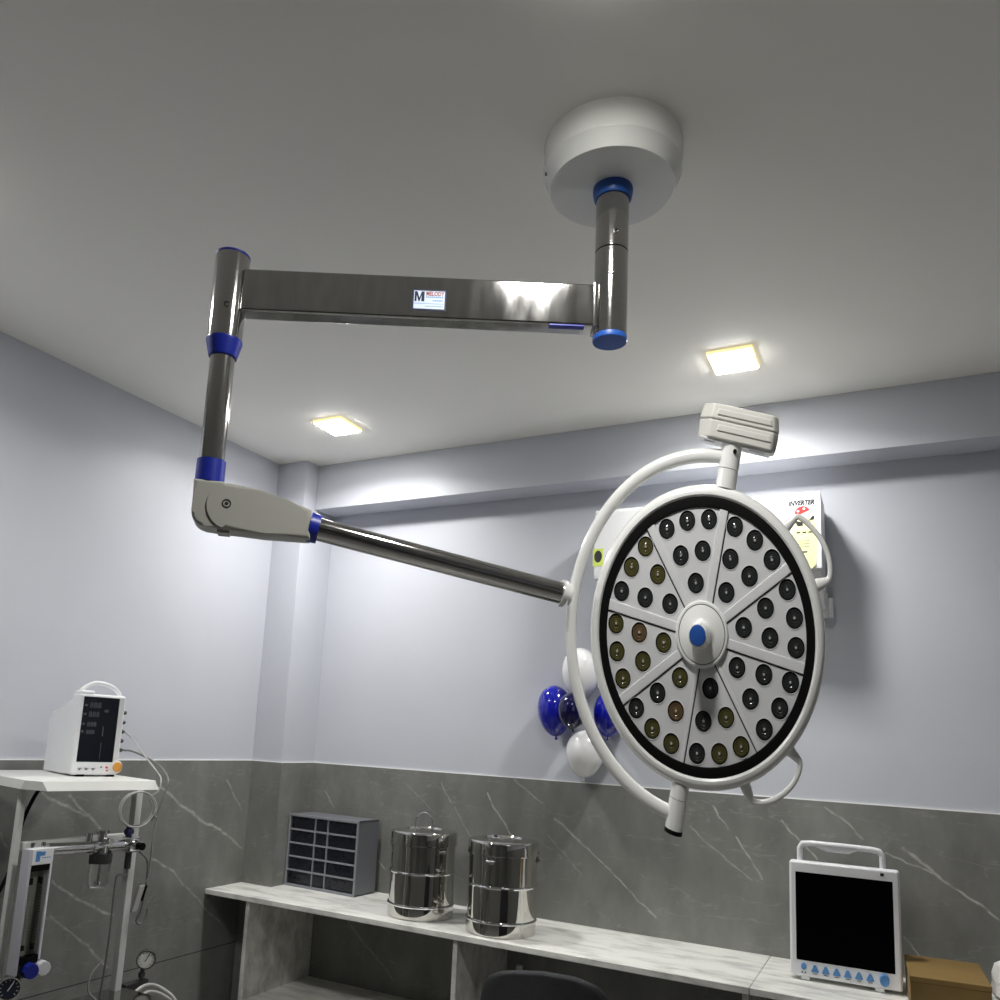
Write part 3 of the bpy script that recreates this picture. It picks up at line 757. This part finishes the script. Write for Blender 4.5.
# steel dressing drums
def drum(cx, cy, r, top, label, handle_up, hook_a):
    t = thing('sterilising_drum', label, 'steel drum', (cx, cy, KZ), 'steel dressing drums')
    f = upf(cx, cy)
    z0 = KZ + .0004
    lidz = top - .055
    b = B()
    lathe(b, f, [(0, z0), (r - .004, z0), (r - .001, z0 + .004), (r, z0 + .05), (r - .002, z0 + .058), (r - .0035, z0 + .062), (r - .0035, 1.008), (r - .001, 1.012), (r - .001, 1.020), (r - .0035, 1.024), (r - .0025, lidz - .004), (0, lidz - .004)], 72)
    body = link('body', b, M['mirror'], t)
    b = B()
    for zz in (z0 + .056, 1.016):
        lathe(b, f, [(r - .004, zz - .006), (r + .0015, zz - .0045), (r + .003, zz), (r + .0015, zz + .0045), (r - .004, zz + .006)], 72)
    link('band', b, M['chrome'], body)
    b = B()
    lathe(b, f, [(r - .002, lidz - .006), (r + .004, lidz - .005), (r + .005, lidz + .002), (r + .003, lidz + .006), (r + .003, top - .012), (r - .003, top - .003), (r - .014, top), (r * .60, top + .004), (r * .57, top - .001), (r * .2, top - .002), (0, top - .002)], 72)
    lid = link('lid', b, M['mirror'], t)
    b = B()
    if handle_up:
        pts = [(cx - .045, cy - .01, top - .002), (cx - .047, cy - .01, top + .03), (cx - .036, cy - .01, top + .06), (cx, cy - .01, top + .078), (cx + .036, cy - .01, top + .06), (cx + .047, cy - .01, top + .03), (cx + .045, cy - .01, top - .002)]
    else:
        pts = [(cx - .05, cy, top - .002), (cx - .055, cy - .015, top + .006), (cx - .035, cy - .05, top + .008), (cx, cy - .06, top + .008), (cx + .035, cy - .05, top + .008), (cx + .055, cy - .015, top + .006), (cx + .05, cy, top - .002)]
    tube(b, smooth_path(pts, 6), .0026, 8); link('lid_handle', b, M['chrome'], lid)
    for a in hook_a:
        d = V((math.cos(a), math.sin(a), 0)); c = V((cx, cy, lidz - .02)) + d * (r - .004); sd = V((-d.y, d.x, 0))
        b = B(); F = Fr(c, sd, V((0, 0, 1)), d)
        fbox(b, F, (-.016, -.016, 0), (.016, .012, .005), .002); cyl(b, F(-.018, -.004, .009), F(.018, -.004, .009), .0045, 10)
        cyl(b, F(-.012, -.004, .009), F(-.012, .03, .007), .002, 8); cyl(b, F(.012, -.004, .009), F(.012, .03, .007), .002, 8)
        link('clasp', b, M['chrome'], body)
drum(1.1189, -.3228, .1500, 1.195, 'left polished steel dressing drum with raised wire handle, beside the drawer unit', True, (math.radians(-28), math.radians(190)))
drum(1.54, -.3636, .1495, 1.200, 'right polished steel dressing drum with flat folded handle, nearer the chair', False, (math.radians(-85), math.radians(20)))

# patient monitor on the counter
PM = thing('patient_monitor', 'white patient monitor with blank black screen and blue buttons on the marble counter', 'patient monitor', (2.865, -.2, KZ))
a2 = math.radians(1.5)
MF = Fr((2.683, -.312, KZ + .013), (math.cos(a2), math.sin(a2), 0), (-math.sin(a2) , math.cos(a2), .0), (0.004, -.012, 1))
MW, MH = .362, .404
b = B(); fbox(b, MF, (0, 0, 0), (MW, .05, MH), .010, 3); bz = link('bezel', b, M['white_cool'], PM)
b = B(); fbox(b, MF, (.03, .045, .02), (MW - .03, .14, MH - .03), .02, 3); link('rear_housing', b, M['white_cool'], PM)
b = B(); fbox(b, MF, (.021, -.0015, .056), (MW - .022, .01, MH - .038), .003, 2); link('screen', b, M['blackgloss'], PM)
b = B(); HF = lambda x, z: MF(x, .03, z)
pts = [HF(.036, MH - .01), HF(.036, MH + .044), HF(.046, MH + .061), HF(.072, MH + .064), HF(.175, MH + .064), HF(.275, MH + .062), HF(.300, MH + .058), HF(.310, MH + .042), HF(.310, MH - .01)]
sp = []
for i in range(len(pts) - 1):
    for k in range(3): sp.append(pts[i].lerp(pts[i + 1], k / 3))
sp.append(pts[-1])
tube(b, sp, .0105, 12)
prism(b, Fr(MF(0, .03, 0), MF.x, MF.z, MF.y), [(.075, MH + .058), (.13, MH + .039), (.20, MH + .039), (.255, MH + .064)], -.008, .008, .004, 2)
link('carry_handle', b, M['white_cool'], PM)
BF = Fr(MF(0, -.0005, 0), MF.x, MF.z, MF.y * -1)
def bf(x, z): return Fr(BF(x, z, 0), BF.x, BF.y, BF.z)
b = B(); lathe(b, Fr(BF(.046, .036, 0), BF.x, BF.y * 1.3, BF.z), [(.0095, -.001), (.009, .003), (.006, .0045), (0, .005)], 24); link('button', b, M['bluebtn'], bz)
for k in range(6):
    x = .083 + k * .0355
    b = B(); prism(b, bf(x, .033), [(-.0125, -.009), (-.0105, -.0125), (.0105, -.0125), (.0125, -.009), (.0035, .0125), (-.0035, .0125)], -.001, .004, .0015, 2); link('button', b, M['bluebtn'], bz)
b = B()
for k in range(6): fbox(b, bf(.083 + k * .0355, .0155), (-.007, -.001, 0), (.007, .001, .0006))
link('button_caption', b, M['lens_ring'], bz)
b = B(); lathe(b, Fr(BF(.305, .033, 0), BF.x, BF.y * 1.35, BF.z), [(.0155, -.001), (.015, .012), (.0125, .0145), (.011, .013), (0, .013)], 28); link('dial_knob', b, M['bluebtn'], bz)
b = B()
for dx in (-.006, .005): fbox(b, bf(.046 + dx, .0155), (-.002, -.0025, 0), (.002, .0025, .0006))
fbox(b, bf(.307, MH - .018), (-.006, -.005, 0), (.006, .005, .0008), .001, 1)
link('indicator', b, M['ink'], bz)
for dx in (.05, .29):
    b = B(); fbox(b, MF, (dx - .015, .008, -.0126), (dx + .015, .12, .004), .003, 2); link('foot', b, M['white_cool'], PM)

# cardboard box
CB = thing('cardboard_box', 'closed brown cardboard box standing beside the patient monitor', 'box', (3.18, -.3, KZ))
QF = Fr((3.066, -.497, KZ + .0004), (.9945, .105, 0), (-.04, 1, 0), (0, 0, 1))
b = B(); fbox(b, QF, (0, 0, 0), (.226, .33, .1125), .001, 1); link('box_body', b, M['card'], CB)
b = B(); fbox(b, QF, (-.0015, -.0025, .099), (.2275, .3315, .115), .001, 1); link('lid', b, M['card'], CB)
b = B(); fbox(b, QF, (.0, -.001, .0965), (.226, .001, .099)); link('lid_edge', b, M['card_dark'], CB)

# crumpled white packaging at the right edge
b = B(); bmesh.ops.create_icosphere(b, subdivisions=3, radius=1)
from mathutils import noise
for v in b.verts:
    d = v.co.normalized(); k = 1 + .22 * noise.noise(d * 2.3) + .12 * noise.noise(d * 5.5)
    v.co = V((3.428 + d.x * .118 * k, -.24 + d.y * .1 * k, max(KZ + .0006, .900 + d.z * .105 * k)))
tag(link('packaging', b, M['bag'], None, 12, loc=(3.435, -.24, KZ)), 'crumpled white packaging to the right of the cardboard box', 'packaging')

# ------------------------------------------------------------------ chair
CH = thing('office_chair', 'charcoal fabric chair with rounded backrest in front of the marble counter', 'chair', (2.03, -.9, 0))
CFm = Fr((2.045, -1.105, 0.017), (.985, .17, 0), (-.17, .985, 0), (0, 0, 1))
b = B()
rows = []
W = 11
zz = [.50, .54, .60, .68, .76, .82, .86, .885, .8985]
hw = [.17, .195, .215, .225, .228, .222, .205, .165, .10]
for side in (0, 1):
    rws = []
    for z, h in zip(zz, hw):
        r = []
        for i in range(W):
            u = -1 + 2 * i / (W - 1)
            x = u * h; bow = .05 * (1 - (u * h / .22) ** 2); y = -.0 - bow + (z - .5) * -.05 + (.03 if side else -.012)
            if abs(u) == 1: y = -bow + (z - .5) * -.05 + .009
            r.append(b.verts.new(CFm(x, y, z - .01 * abs(u) + .004 * u)))
        rws.append(r)
    rows.append(rws)
for s in (0, 1):
    for r0, r1 in zip(rows[s], rows[s][1:]):
        for i in range(W - 1):
            q = [r0[i], r0[i + 1], r1[i + 1], r1[i]]; b.faces.new(q if s == 0 else q[::-1])
for i in range(W - 1):
    b.faces.new([rows[0][-1][i], rows[0][-1][i + 1], rows[1][-1][i + 1], rows[1][-1][i]])
    b.faces.new([rows[0][0][i + 1], rows[0][0][i], rows[1][0][i], rows[1][0][i + 1]])
bmesh.ops.remove_doubles(b, verts=b.verts, dist=.004)
bk = link('backrest', b, M['fabric'], CH, 70)
md = bk.modifiers.new('sub', 'SUBSURF'); md.levels = 2; md.render_levels = 2
b = B(); fbox(b, CFm, (-.21, .02, .40), (.21, .43, .465), .028, 4); link('seat', b, M['fabric'], CH)
for sx in (-1, 1):
    b = B(); tube(b, smooth_path([CFm(sx * .17, .40, .41), CFm(sx * .19, .41, .2), CFm(sx * .20, .42, -.017)], 4), .011, 12); link('leg', b, M['dark_metal'], CH)
    b = B(); tube(b, smooth_path([CFm(sx * .17, .03, .41), CFm(sx * .19, .0, .2), CFm(sx * .20, -.03, -.017)], 4), .011, 12); link('leg', b, M['dark_metal'], CH)
    b = B(); tube(b, smooth_path([CFm(sx * .12, .06, .42), CFm(sx * .12, -.0, .45), CFm(sx * .12, -.025, .60)], 4), .010, 12); link('back_support', b, M['dark_metal'], CH)

# ------------------------------------------------------------------ anaesthesia trolley by the left wall
TR = thing('medical_trolley', 'white framed anaesthesia trolley with flowmeter and gauges by the left wall', 'trolley', (.5, -1.7, 0))
def square_post(y, x, w, z0, z1, name):
    bm = B(); box(bm, (x - w / 2, y - w / 2, z0), (x + w / 2, y + w / 2, z1), .004, 2); return link(name, bm, M['white_frame'], TR)
square_post(-1.925, .50, .021, .0005, 1.404, 'post'); square_post(-1.452, .50, .030, .0005, 1.392, 'post')
b = B(); box(b, (.485, -1.905, 1.176), (.515, -1.472, 1.206), .004, 2); link('cross_rail', b, M['white_frame'], TR)
# top tray
te = V((.22, .9755, 0)); tn = V((.9755, -.22, 0))
TF = Fr((.610, -1.968, 1.412), te, tn * -1, V((0, 0, 1)))
b = B()
TWd, TDp = .440, .60
ol = [(.028, 0), (TWd - .02, 0), (TWd, .03), (TWd, TDp), (0, TDp), (0, .07)]
top = [b.verts.new(TF(x, y, -.002)) for x, y in ol]
flare = [(.040, -.016), (TWd - .006, -.016), (TWd + .012, .03), (TWd + .008, TDp + .005), (-.008, TDp + .005), (-.006, .078)]
bot = [b.verts.new(TF(x, y, -.031)) for x, y in flare]
inn = [b.verts.new(TF(x + (.004 if x < .2 else -.004), y + .004 if y < .3 else y - .004, -.031)) for x, y in flare]
itop = [b.verts.new(TF(x + (.004 if x < .2 else -.004), y + .004 if y < .3 else y - .004, -.005)) for x, y in ol]
m_ = len(ol)
b.faces.new(top); b.faces.new(list(reversed(itop)))
for i in range(m_):
    j = (i + 1) % m_
    b.faces.new([top[i], bot[i], bot[j], top[j]]); b.faces.new([bot[i], inn[i], inn[j], bot[j]]); b.faces.new([inn[i], itop[i], itop[j], inn[j]])
link('top_tray', b, M['white_frame'], TR, 20)
# work surface
b = B(); box(b, (.465, -2.35, .620), (.86, -1.41, .645), .006, 2); link('work_surface', b, M['steel'], TR)
for px, py in ((.82, -2.31), (.82, -1.45), (.50, -2.31)):
    b = B(); box(b, (px - .015, py - .015, .06), (px + .015, py + .015, .621), .003, 1); lg = link('leg', b, M['white_frame'], TR)
    b = B(); cyl(b, (px - .012, py, .03), (px + .012, py, .03), .03, 20); link('castor', b, M['black'], lg)
b = B(); box(b, (.47, -2.33, .2), (.84, -1.43, .22), .003, 1); link('lower_shelf', b, M['white_frame'], TR)
# chrome manifold bar
b = B(); cyl(b, (.585, -1.87, 1.188), (.585, -1.52, 1.174), .020, 20); cyl(b, (.585, -1.70, 1.179), (.585, -1.685, 1.1785), .0235, 20)
mf = link('manifold_bar', b, M['chrome'], TR)
b = B(); cyl(b, (.585, -1.66, 1.180), (.585, -1.66, 1.225), .016, 16); cyl(b, (.585, -1.66, 1.225), (.585, -1.66, 1.236), .024, 12); cyl(b, (.585, -1.655, 1.20), (.63, -1.655, 1.20), .011, 12)
cyl(b, (.585, -1.655, 1.18), (.585, -1.655, 1.15), .022, 20); cyl(b, (.575, -1.705, 1.2), (.575, -1.705, 1.228), .012, 12)
link('valve', b, M['chrome'], mf)
b = B(); cyl(b, (.585, -1.655, 1.157), (.585, -1.655, 1.124), .038, 28); bt = link('bottle_cap', b, M['dark_metal'], TR)
b = B(); lathe(b, upf(.585, -1.655), [(.034, 1.127), (.0355, 1.12), (.034, 1.06), (.028, 1.042), (0, 1.038)], 28); link('humidifier_bottle', b, M['glass'], TR)
b = B(); cyl(b, (.585, -1.655, 1.13), (.585, -1.655, 1.065), .004, 10); cyl(b, (.585, -1.655, 1.065), (.585, -1.655, 1.052), .009, 12); link('bubbler', b, M['chrome'], TR)
b = B(); fbox(b, UP, (.565, -1.558, 1.150), (.61, -1.51, 1.205), .006, 2); cyl(b, (.60, -1.53, 1.178), (.632, -1.53, 1.178), .020, 20); rv = link('regulator', b, M['chrome'], TR)
b = B(); cyl(b, (.632, -1.528, 1.174), (.645, -1.528, 1.174), .0135, 16); link('knob', b, M['black'], rv)
b = B(); cyl(b, (.585, -1.545, 1.203), (.585, -1.545, 1.242), .011, 12); cyl(b, (.585, -1.558, 1.222), (.585, -1.532, 1.222), .012, 12); link('stem', b, M['navyprint'], rv)
b = B(); cyl(b, (.60, -1.548, 1.152), (.60, -1.548, 1.095), .011, 14); link('outlet', b, M['dark_metal'], rv)
b = B(); tube(b, smooth_path([(.60, -1.548, 1.10), (.60, -1.552, 1.075), (.60, -1.585, 1.075), (.60, -1.592, 1.04), (.60, -1.592, .85), (.58, -1.585, .66)], 6), .0038, 8); link('hose', b, M['cable_dark'], TR)
b = B(); tube(b, smooth_path([(.60, -1.50, 1.15), (.60, -1.455, 1.10), (.59, -1.452, .95), (.58, -1.462, .90), (.58, -1.44, .885), (.58, -1.418, .91), (.58, -1.415, .935)], 6), .0038, 8); link('hose', b, M['cable_dark'], TR)
b = B(); tube(b, smooth_path([(.58, -1.59, .79), (.57, -1.625, .745), (.56, -1.62, .69), (.55, -1.575, .648)], 6), .0032, 8); link('hose', b, M['cable'], TR)
# flowmeter
YW0, YW1 = -1.948, -1.828
b = B(); box(b, (.575, -1.938, 1.147), (.612, -1.862, 1.197), .003, 2); fm = link('flowmeter', b, M['white_cool'], TR)
b = B(); box(b, (.574, -1.950, .815), (.614, -1.9385, 1.197), .002, 2); link('side_plate', b, M['lav'], fm)
b = B(); box(b, (.585, -1.869, .85), (.612, -1.862, 1.148), .002, 1); link('side_strip', b, M['white_cool'], fm)
b = B(); box(b, (.575, -1.938, .85), (.586, -1.869, 1.148)); link('back_plate', b, M['pale'], fm)
b = B(); box(b, (.576, -1.938, 1.128), (.608, -1.869, 1.1475)); link('end_block', b, M['black'], fm)
b = B(); box(b, (.576, -1.938, .842), (.608, -1.869, .866)); link('end_block', b, M['black'], fm)
for yy in (-1.921, -1.887):
    b = B(); cyl(b, (.596, yy, .864), (.596, yy, 1.13), .0085, 16); tu = link('glass_tube', b, M['glass'], fm)
    b = B(); cyl(b, (.596, yy, .884), (.596, yy, .9), .0055, 12); cyl(b, (.596, yy, 1.085), (.596, yy, 1.105), .006, 12); link('float', b, M['ink'], fm)
b = B()
for k in range(22):
    z = .89 + k * .0095
    for yy in (-1.905, -1.876): box(b, (.585, yy - .004, z), (.5872, yy + (.004 if k % 5 else .007), z + .0016))
link('scale_marks', b, M['lens_ring'], fm)
b = B(); box(b, (.6115, -1.926, 1.158), (.6132, -1.911, 1.19)); box(b, (.6115, -1.912, 1.175), (.6132, -1.894, 1.188)); link('blue_mark', b, M['bluebtn'], fm)
b = B()
for k in range(4): box(b, (.6115, -1.903 + k * .008, 1.167), (.613, -1.898 + k * .008, 1.17))
link('header_print', b, M['bluebtn'], fm)
for yy in (-1.922, -1.885):
    b = B(); cyl(b, (.585, yy, 1.195), (.585, yy, 1.213), .007, 12); link('header_screw', b, M['chrome'], fm)
b = B(); box(b, (.565, -1.932, .80), (.606, -1.862, .845), .004, 1); link('valve_block', b, M['dark_metal'], fm)
def fluted(c, d, r, h, m):
    d = V(d).normalized(); s = d.cross(V((0, 0, 1))).normalized(); u = s.cross(d)
    bm = B(); ol = []
    for k in range(32):
        rr = r * (1 + .06 * math.cos(8 * 2 * PI * k / 32)); a = 2 * PI * k / 32; ol.append((rr * math.cos(a), rr * math.sin(a)))
    prism(bm, Fr(c, s, u, d), ol, 0, h, .002, 2); return link('knob', bm, m, fm)
fluted((.604, -1.898, .826), (1, -.25, 0), .022, .035, M['blue'])
fluted((.604, -1.856, .826), (1, -.2, 0), .021, .034, M['white_cool'])
# gauges
def gauge(c, d, r, dial, name):
    d = V(d).normalized(); s = V((0, 0, 1)).cross(d).normalized(); u = d.cross(s)
    F = Fr(c, s, u, d)
    bm = B(); lathe(bm, F, [(0, -.028), (r * .9, -.028), (r, -.02), (r, .002), (r * .97, .006), (r * .86, .006), (r * .84, .001)], 36)
    g = link(name, bm, M['chrome'], TR)
    bm = B(); lathe(bm, F, [(r * .86, .001), (0, .0015)], 36); link('dial', bm, dial, g)
    bm = B()
    for k in range(11):
        a = math.radians(-45 + 27 * k); p = Fr(F(0, 0, .002), s * math.cos(a) + u * math.sin(a), u * math.cos(a) - s * math.sin(a), d)
        fbox(bm, p, (r * .6, -.0008, 0), (r * .78, .0008, .0008))
    link('ticks', bm, M['ink'] if dial is M['dial_pale'] else M['white_cool'], g)
    bm = B(); a = math.radians(60); p = Fr(F(0, 0, .003), s * math.cos(a) + u * math.sin(a), u * math.cos(a) - s * math.sin(a), d)
    fbox(bm, p, (-r * .2, -.0015, 0), (r * .65, .0015, .001)); link('needle', bm, M['ink'] if dial is M['dial_pale'] else M['white_cool'], g)
    return g
g1 = gauge((.60, -1.950, .7795), (.85, -.55, 0), .036, M['dial_dark'], 'pressure_gauge')
b = B(); cyl(b, (.57, -1.931, .745), (.56, -1.925, .645), .009, 12); link('gauge_stem', b, M['chrome'], g1)
g2 = gauge((.50, -1.322, .724), (.72, -.69, 0), .036, M['dial_pale'], 'pressure_gauge')
b = B(); cyl(b, (.485, -1.318, .692), (.485, -1.325, .655), .008, 12); cyl(b, (.485, -1.322, .675), (.485, -1.322, .66), .013, 12); box(b, (.47, -1.409, .622), (.505, -1.30, .652), .006, 2); link('gauge_bracket', b, M['dark_metal'], g2)
b = B(); tube(b, smooth_path([(.56, -1.412, .640), (.555, -1.365, .650), (.56, -1.315, .640), (.60, -1.275, .605), (.62, -1.255, .57)], 6), .0058, 10)
tube(b, smooth_path([(.60, -1.412, .636), (.59, -1.38, .638), (.59, -1.335, .626), (.61, -1.29, .595), (.63, -1.265, .56)], 6), .005, 10)
link('hose', b, M['hose'], TR)
b = B(); tube(b, smooth_path([(.44, -1.815, 1.385), (.44, -1.845, 1.33), (.43, -1.865, 1.25), (.42, -1.88, 1.1), (.42, -1.95, .95), (.43, -1.99, .8)], 6), .0065, 10); link('power_cable', b, M['black'], TR)

# small monitor on the tray
SMo = thing('vital_signs_monitor', 'white upright vital signs monitor with dark display on the trolley tray', 'monitor', (.42, -1.6, 1.41))
me = V((.30, .954, 0)); mn = V((.954, -.30, 0))
NF = Fr((.43, -1.70, 1.4102), me, mn, V((0, 0, 1)))      # x along front, y toward viewer, z up
b = B()
fbox(b, NF, (0, -.085, .005), (.170, 0, .300), .010, 3); bd = link('front_shell', b, M['white_cool'], SMo)
b = B()
prism(b, Fr(NF(0, 0, 0), mn, V((0, 0, 1)), me), [(-.315, .004), (-.075, .004), (-.075, .285), (-.12, .262), (-.285, .232), (-.315, .212)], .006, .164, .006, 2)
link('rear_shell', b, M['white_cool'], SMo)
b = B(); fbox(b, NF, (.013, -.006, .052), (.146, .0012, .290), .002, 1); link('display', b, M['screen_navy'], SMo)
b = B(); tube(b, smooth_path([NF(.012, -.05, .296), NF(.03, -.055, .322), NF(.075, -.06, .343), (NF(.13, -.06, .334)), NF(.160, -.055, .31), NF(.166, -.05, .285)], 6), .0085, 10)
fbox(b, NF, (.004, -.075, .290), (.055, -.004, .312), .008, 3)
link('carry_handle', b, M['white_cool'], SMo)
DFr = lambda x, z: Fr(NF(x, .0014, z), me, V((0, 0, 1)), mn)
b = B()
for x, z, s in ((.058, .258, .030), (.056, .225, .028), (.052, .188, .024), (.050, .160, .022)): text(b, '888', DFr(x, z), s, .0002, sx=.95, bold=.0004)
for x, z in ((.024, .258), (.023, .226), (.022, .19), (.021, .162)): fbox(b, DFr(x, z), (-.005, -.004, 0), (.005, .004, .0006))
fbox(b, DFr(.10, .24), (-.008, -.005, 0), (.008, .005, .0006)); fbox(b, DFr(.095, .165), (-.002, -.018, 0), (.002, .018, .0006)); fbox(b, DFr(.094, .095), (-.001, -.03, 0), (.001, .03, .0005))
link('segment_digits', b, M['dimtext'], SMo)
b = B(); lathe(b, Fr(NF(.163, -.004, .036), me, V((0, 0, 1.15)), mn), [(.021, -.02), (.021, .004), (.018, .006), (.0155, .006)], 24); link('knob_ring', b, M['white_cool'], SMo)
b = B(); lathe(b, Fr(NF(.163, -.004, .036), me, V((0, 0, 1.15)), mn), [(.0165, .004), (.0155, .016), (.012, .018), (0, .018)], 24); link('knob', b, M['orange'], SMo)
b = B(); fbox(b, DFr(.125, .034), (-.004, -.003, -.001), (.004, .003, .0015)); fbox(b, DFr(.127, .022), (-.003, -.0025, -.001), (.003, .0025, .0015)); link('alarm_button', b, M['red'], SMo)
b = B()
fbox(b, DFr(.105, .035), (-.003, -.002, -.001), (.003, .002, .001))
for x in (.028, .052, .076): fbox(b, DFr(x, .030), (-.008, -.0008, -.001), (.008, .0008, .0008)); fbox(b, DFr(x, .026), (-.003, -.002, -.001), (.003, .002, .0008))
link('panel_print', b, M['dimtext'], SMo)
for k, z in enumerate((.238, .202, .167, .132, .098)):
    b = B(); c = NF(.168, -.022, z); cyl(b, c, c + me * .016, .0065, 12); cyl(b, c + me * .004, c + me * .010, .0085, 12); link('socket', b, M['dark_metal'], SMo)
for x in (.02, .13):
    b = B(); fbox(b, NF, (x, -.04, .0005), (x + .03, -.004, .012), .002, 1); link('foot', b, M['black'], SMo)
b = B(); fbox(b, NF, (.03, -.29, .0005), (.14, -.26, .006), .002, 1); link('foot', b, M['black'], SMo)
# probe cable from its sockets, coiled over the tray edge
b = B()
s0 = NF(.186, -.022, .167)
pth = [s0, s0 + V((.02, .03, -.03)), V((.56, -1.50, 1.50)), V((.65, -1.50, 1.435)), V((.735, -1.560, 1.416)), V((.745, -1.575, 1.38))]
cc = V((.712, -1.640, 1.318)); RR = .060
uu = V((.35, .937, 0))
for k in range(0, 27):
    a = math.radians(40 - k * 30); pth.append(cc + uu * (RR * math.cos(a)) + V((0, 0, 1)) * (RR * math.sin(a)) + V((.0012, -.0003, 0)) * k)
pth += [V((.74, -1.565, 1.28)), V((.72, -1.555, 1.2)), V((.65, -1.49, 1.12)), V((.62, -1.465, 1.06)), V((.60, -1.468, 1.03))]
tube(b, smooth_path(pth, 5), .0028, 8); link('probe_cable', b, M['cable'], SMo)
b = B(); s1 = NF(.186, -.022, .098)
tube(b, smooth_path([s1, s1 + V((.02, .035, -.004)), V((.58, -1.47, 1.475)), V((.68, -1.50, 1.445)), V((.745, -1.535, 1.410)), V((.75, -1.555, 1.36)), V((.745, -1.575, 1.30)), V((.735, -1.61, 1.268)), V((.72, -1.65, 1.262))], 6), .0036, 8); link('sensor_cable', b, M['cable_dark'], SMo)
b = B(); F = Fr((.60, -1.470, 1.03), V((.35, .90, .25)), V((.937, -.35, 0)), V((.03, .24, .97)))
fbox(b, F, (-.014, -.009, -.095), (.010, .009, .0), .005, 3); pr = link('finger_probe', b, M['cable'], SMo)
b = B(); fbox(b, F, (.010, -.008, -.062), (.020, .010, -.006), .004, 2); link('probe_pad', b, M['black'], SMo)

# ------------------------------------------------------------------ camera
cam = bpy.data.cameras.new('camera'); co = bpy.data.objects.new('camera', cam); COL.objects.link(co)
r_ = V((0.8799, 0.4723, 0.0517)); dn = V((-0.0338, 0.1707, -0.9847)); fw = V((-0.4740, 0.8647, 0.1662))
fw.normalize(); r_ = (r_ - fw * r_.dot(fw)).normalized(); upv = r_.cross(fw)
mw = Matrix((r_, upv, -fw)).transposed().to_4x4(); mw.translation = CAM
co.matrix_world = mw
cam.sensor_fit = 'HORIZONTAL'; cam.sensor_width = 36; cam.lens = 815.9886 / 1000 * 36
cam.shift_x = (500 - 455.2898) / 1000; cam.shift_y = (600.5193 - 500) / 1000
cam.clip_start = .05; cam.clip_end = 50
SC.camera = co

# ------------------------------------------------------------------ world and view
w = bpy.data.worlds.new('world'); SC.world = w; w.use_nodes = True
w.node_tree.nodes['Background'].inputs[0].default_value = (.5, .52, .55, 1); w.node_tree.nodes['Background'].inputs[1].default_value = .02
SC.view_settings.view_transform = 'Standard'; SC.view_settings.look = 'None'
SC.view_settings.exposure = 1.12; SC.view_settings.gamma = 1.0; SC.view_settings.use_curve_mapping = False
SC.cycles.use_denoising = True
SC.cycles.max_bounces = 10; SC.cycles.diffuse_bounces = 6; SC.cycles.glossy_bounces = 6; SC.cycles.transmission_bounces = 6
SC.cycles.sample_clamp_indirect = 6.
SC.cycles.caustics_reflective = False; SC.cycles.caustics_refractive = False
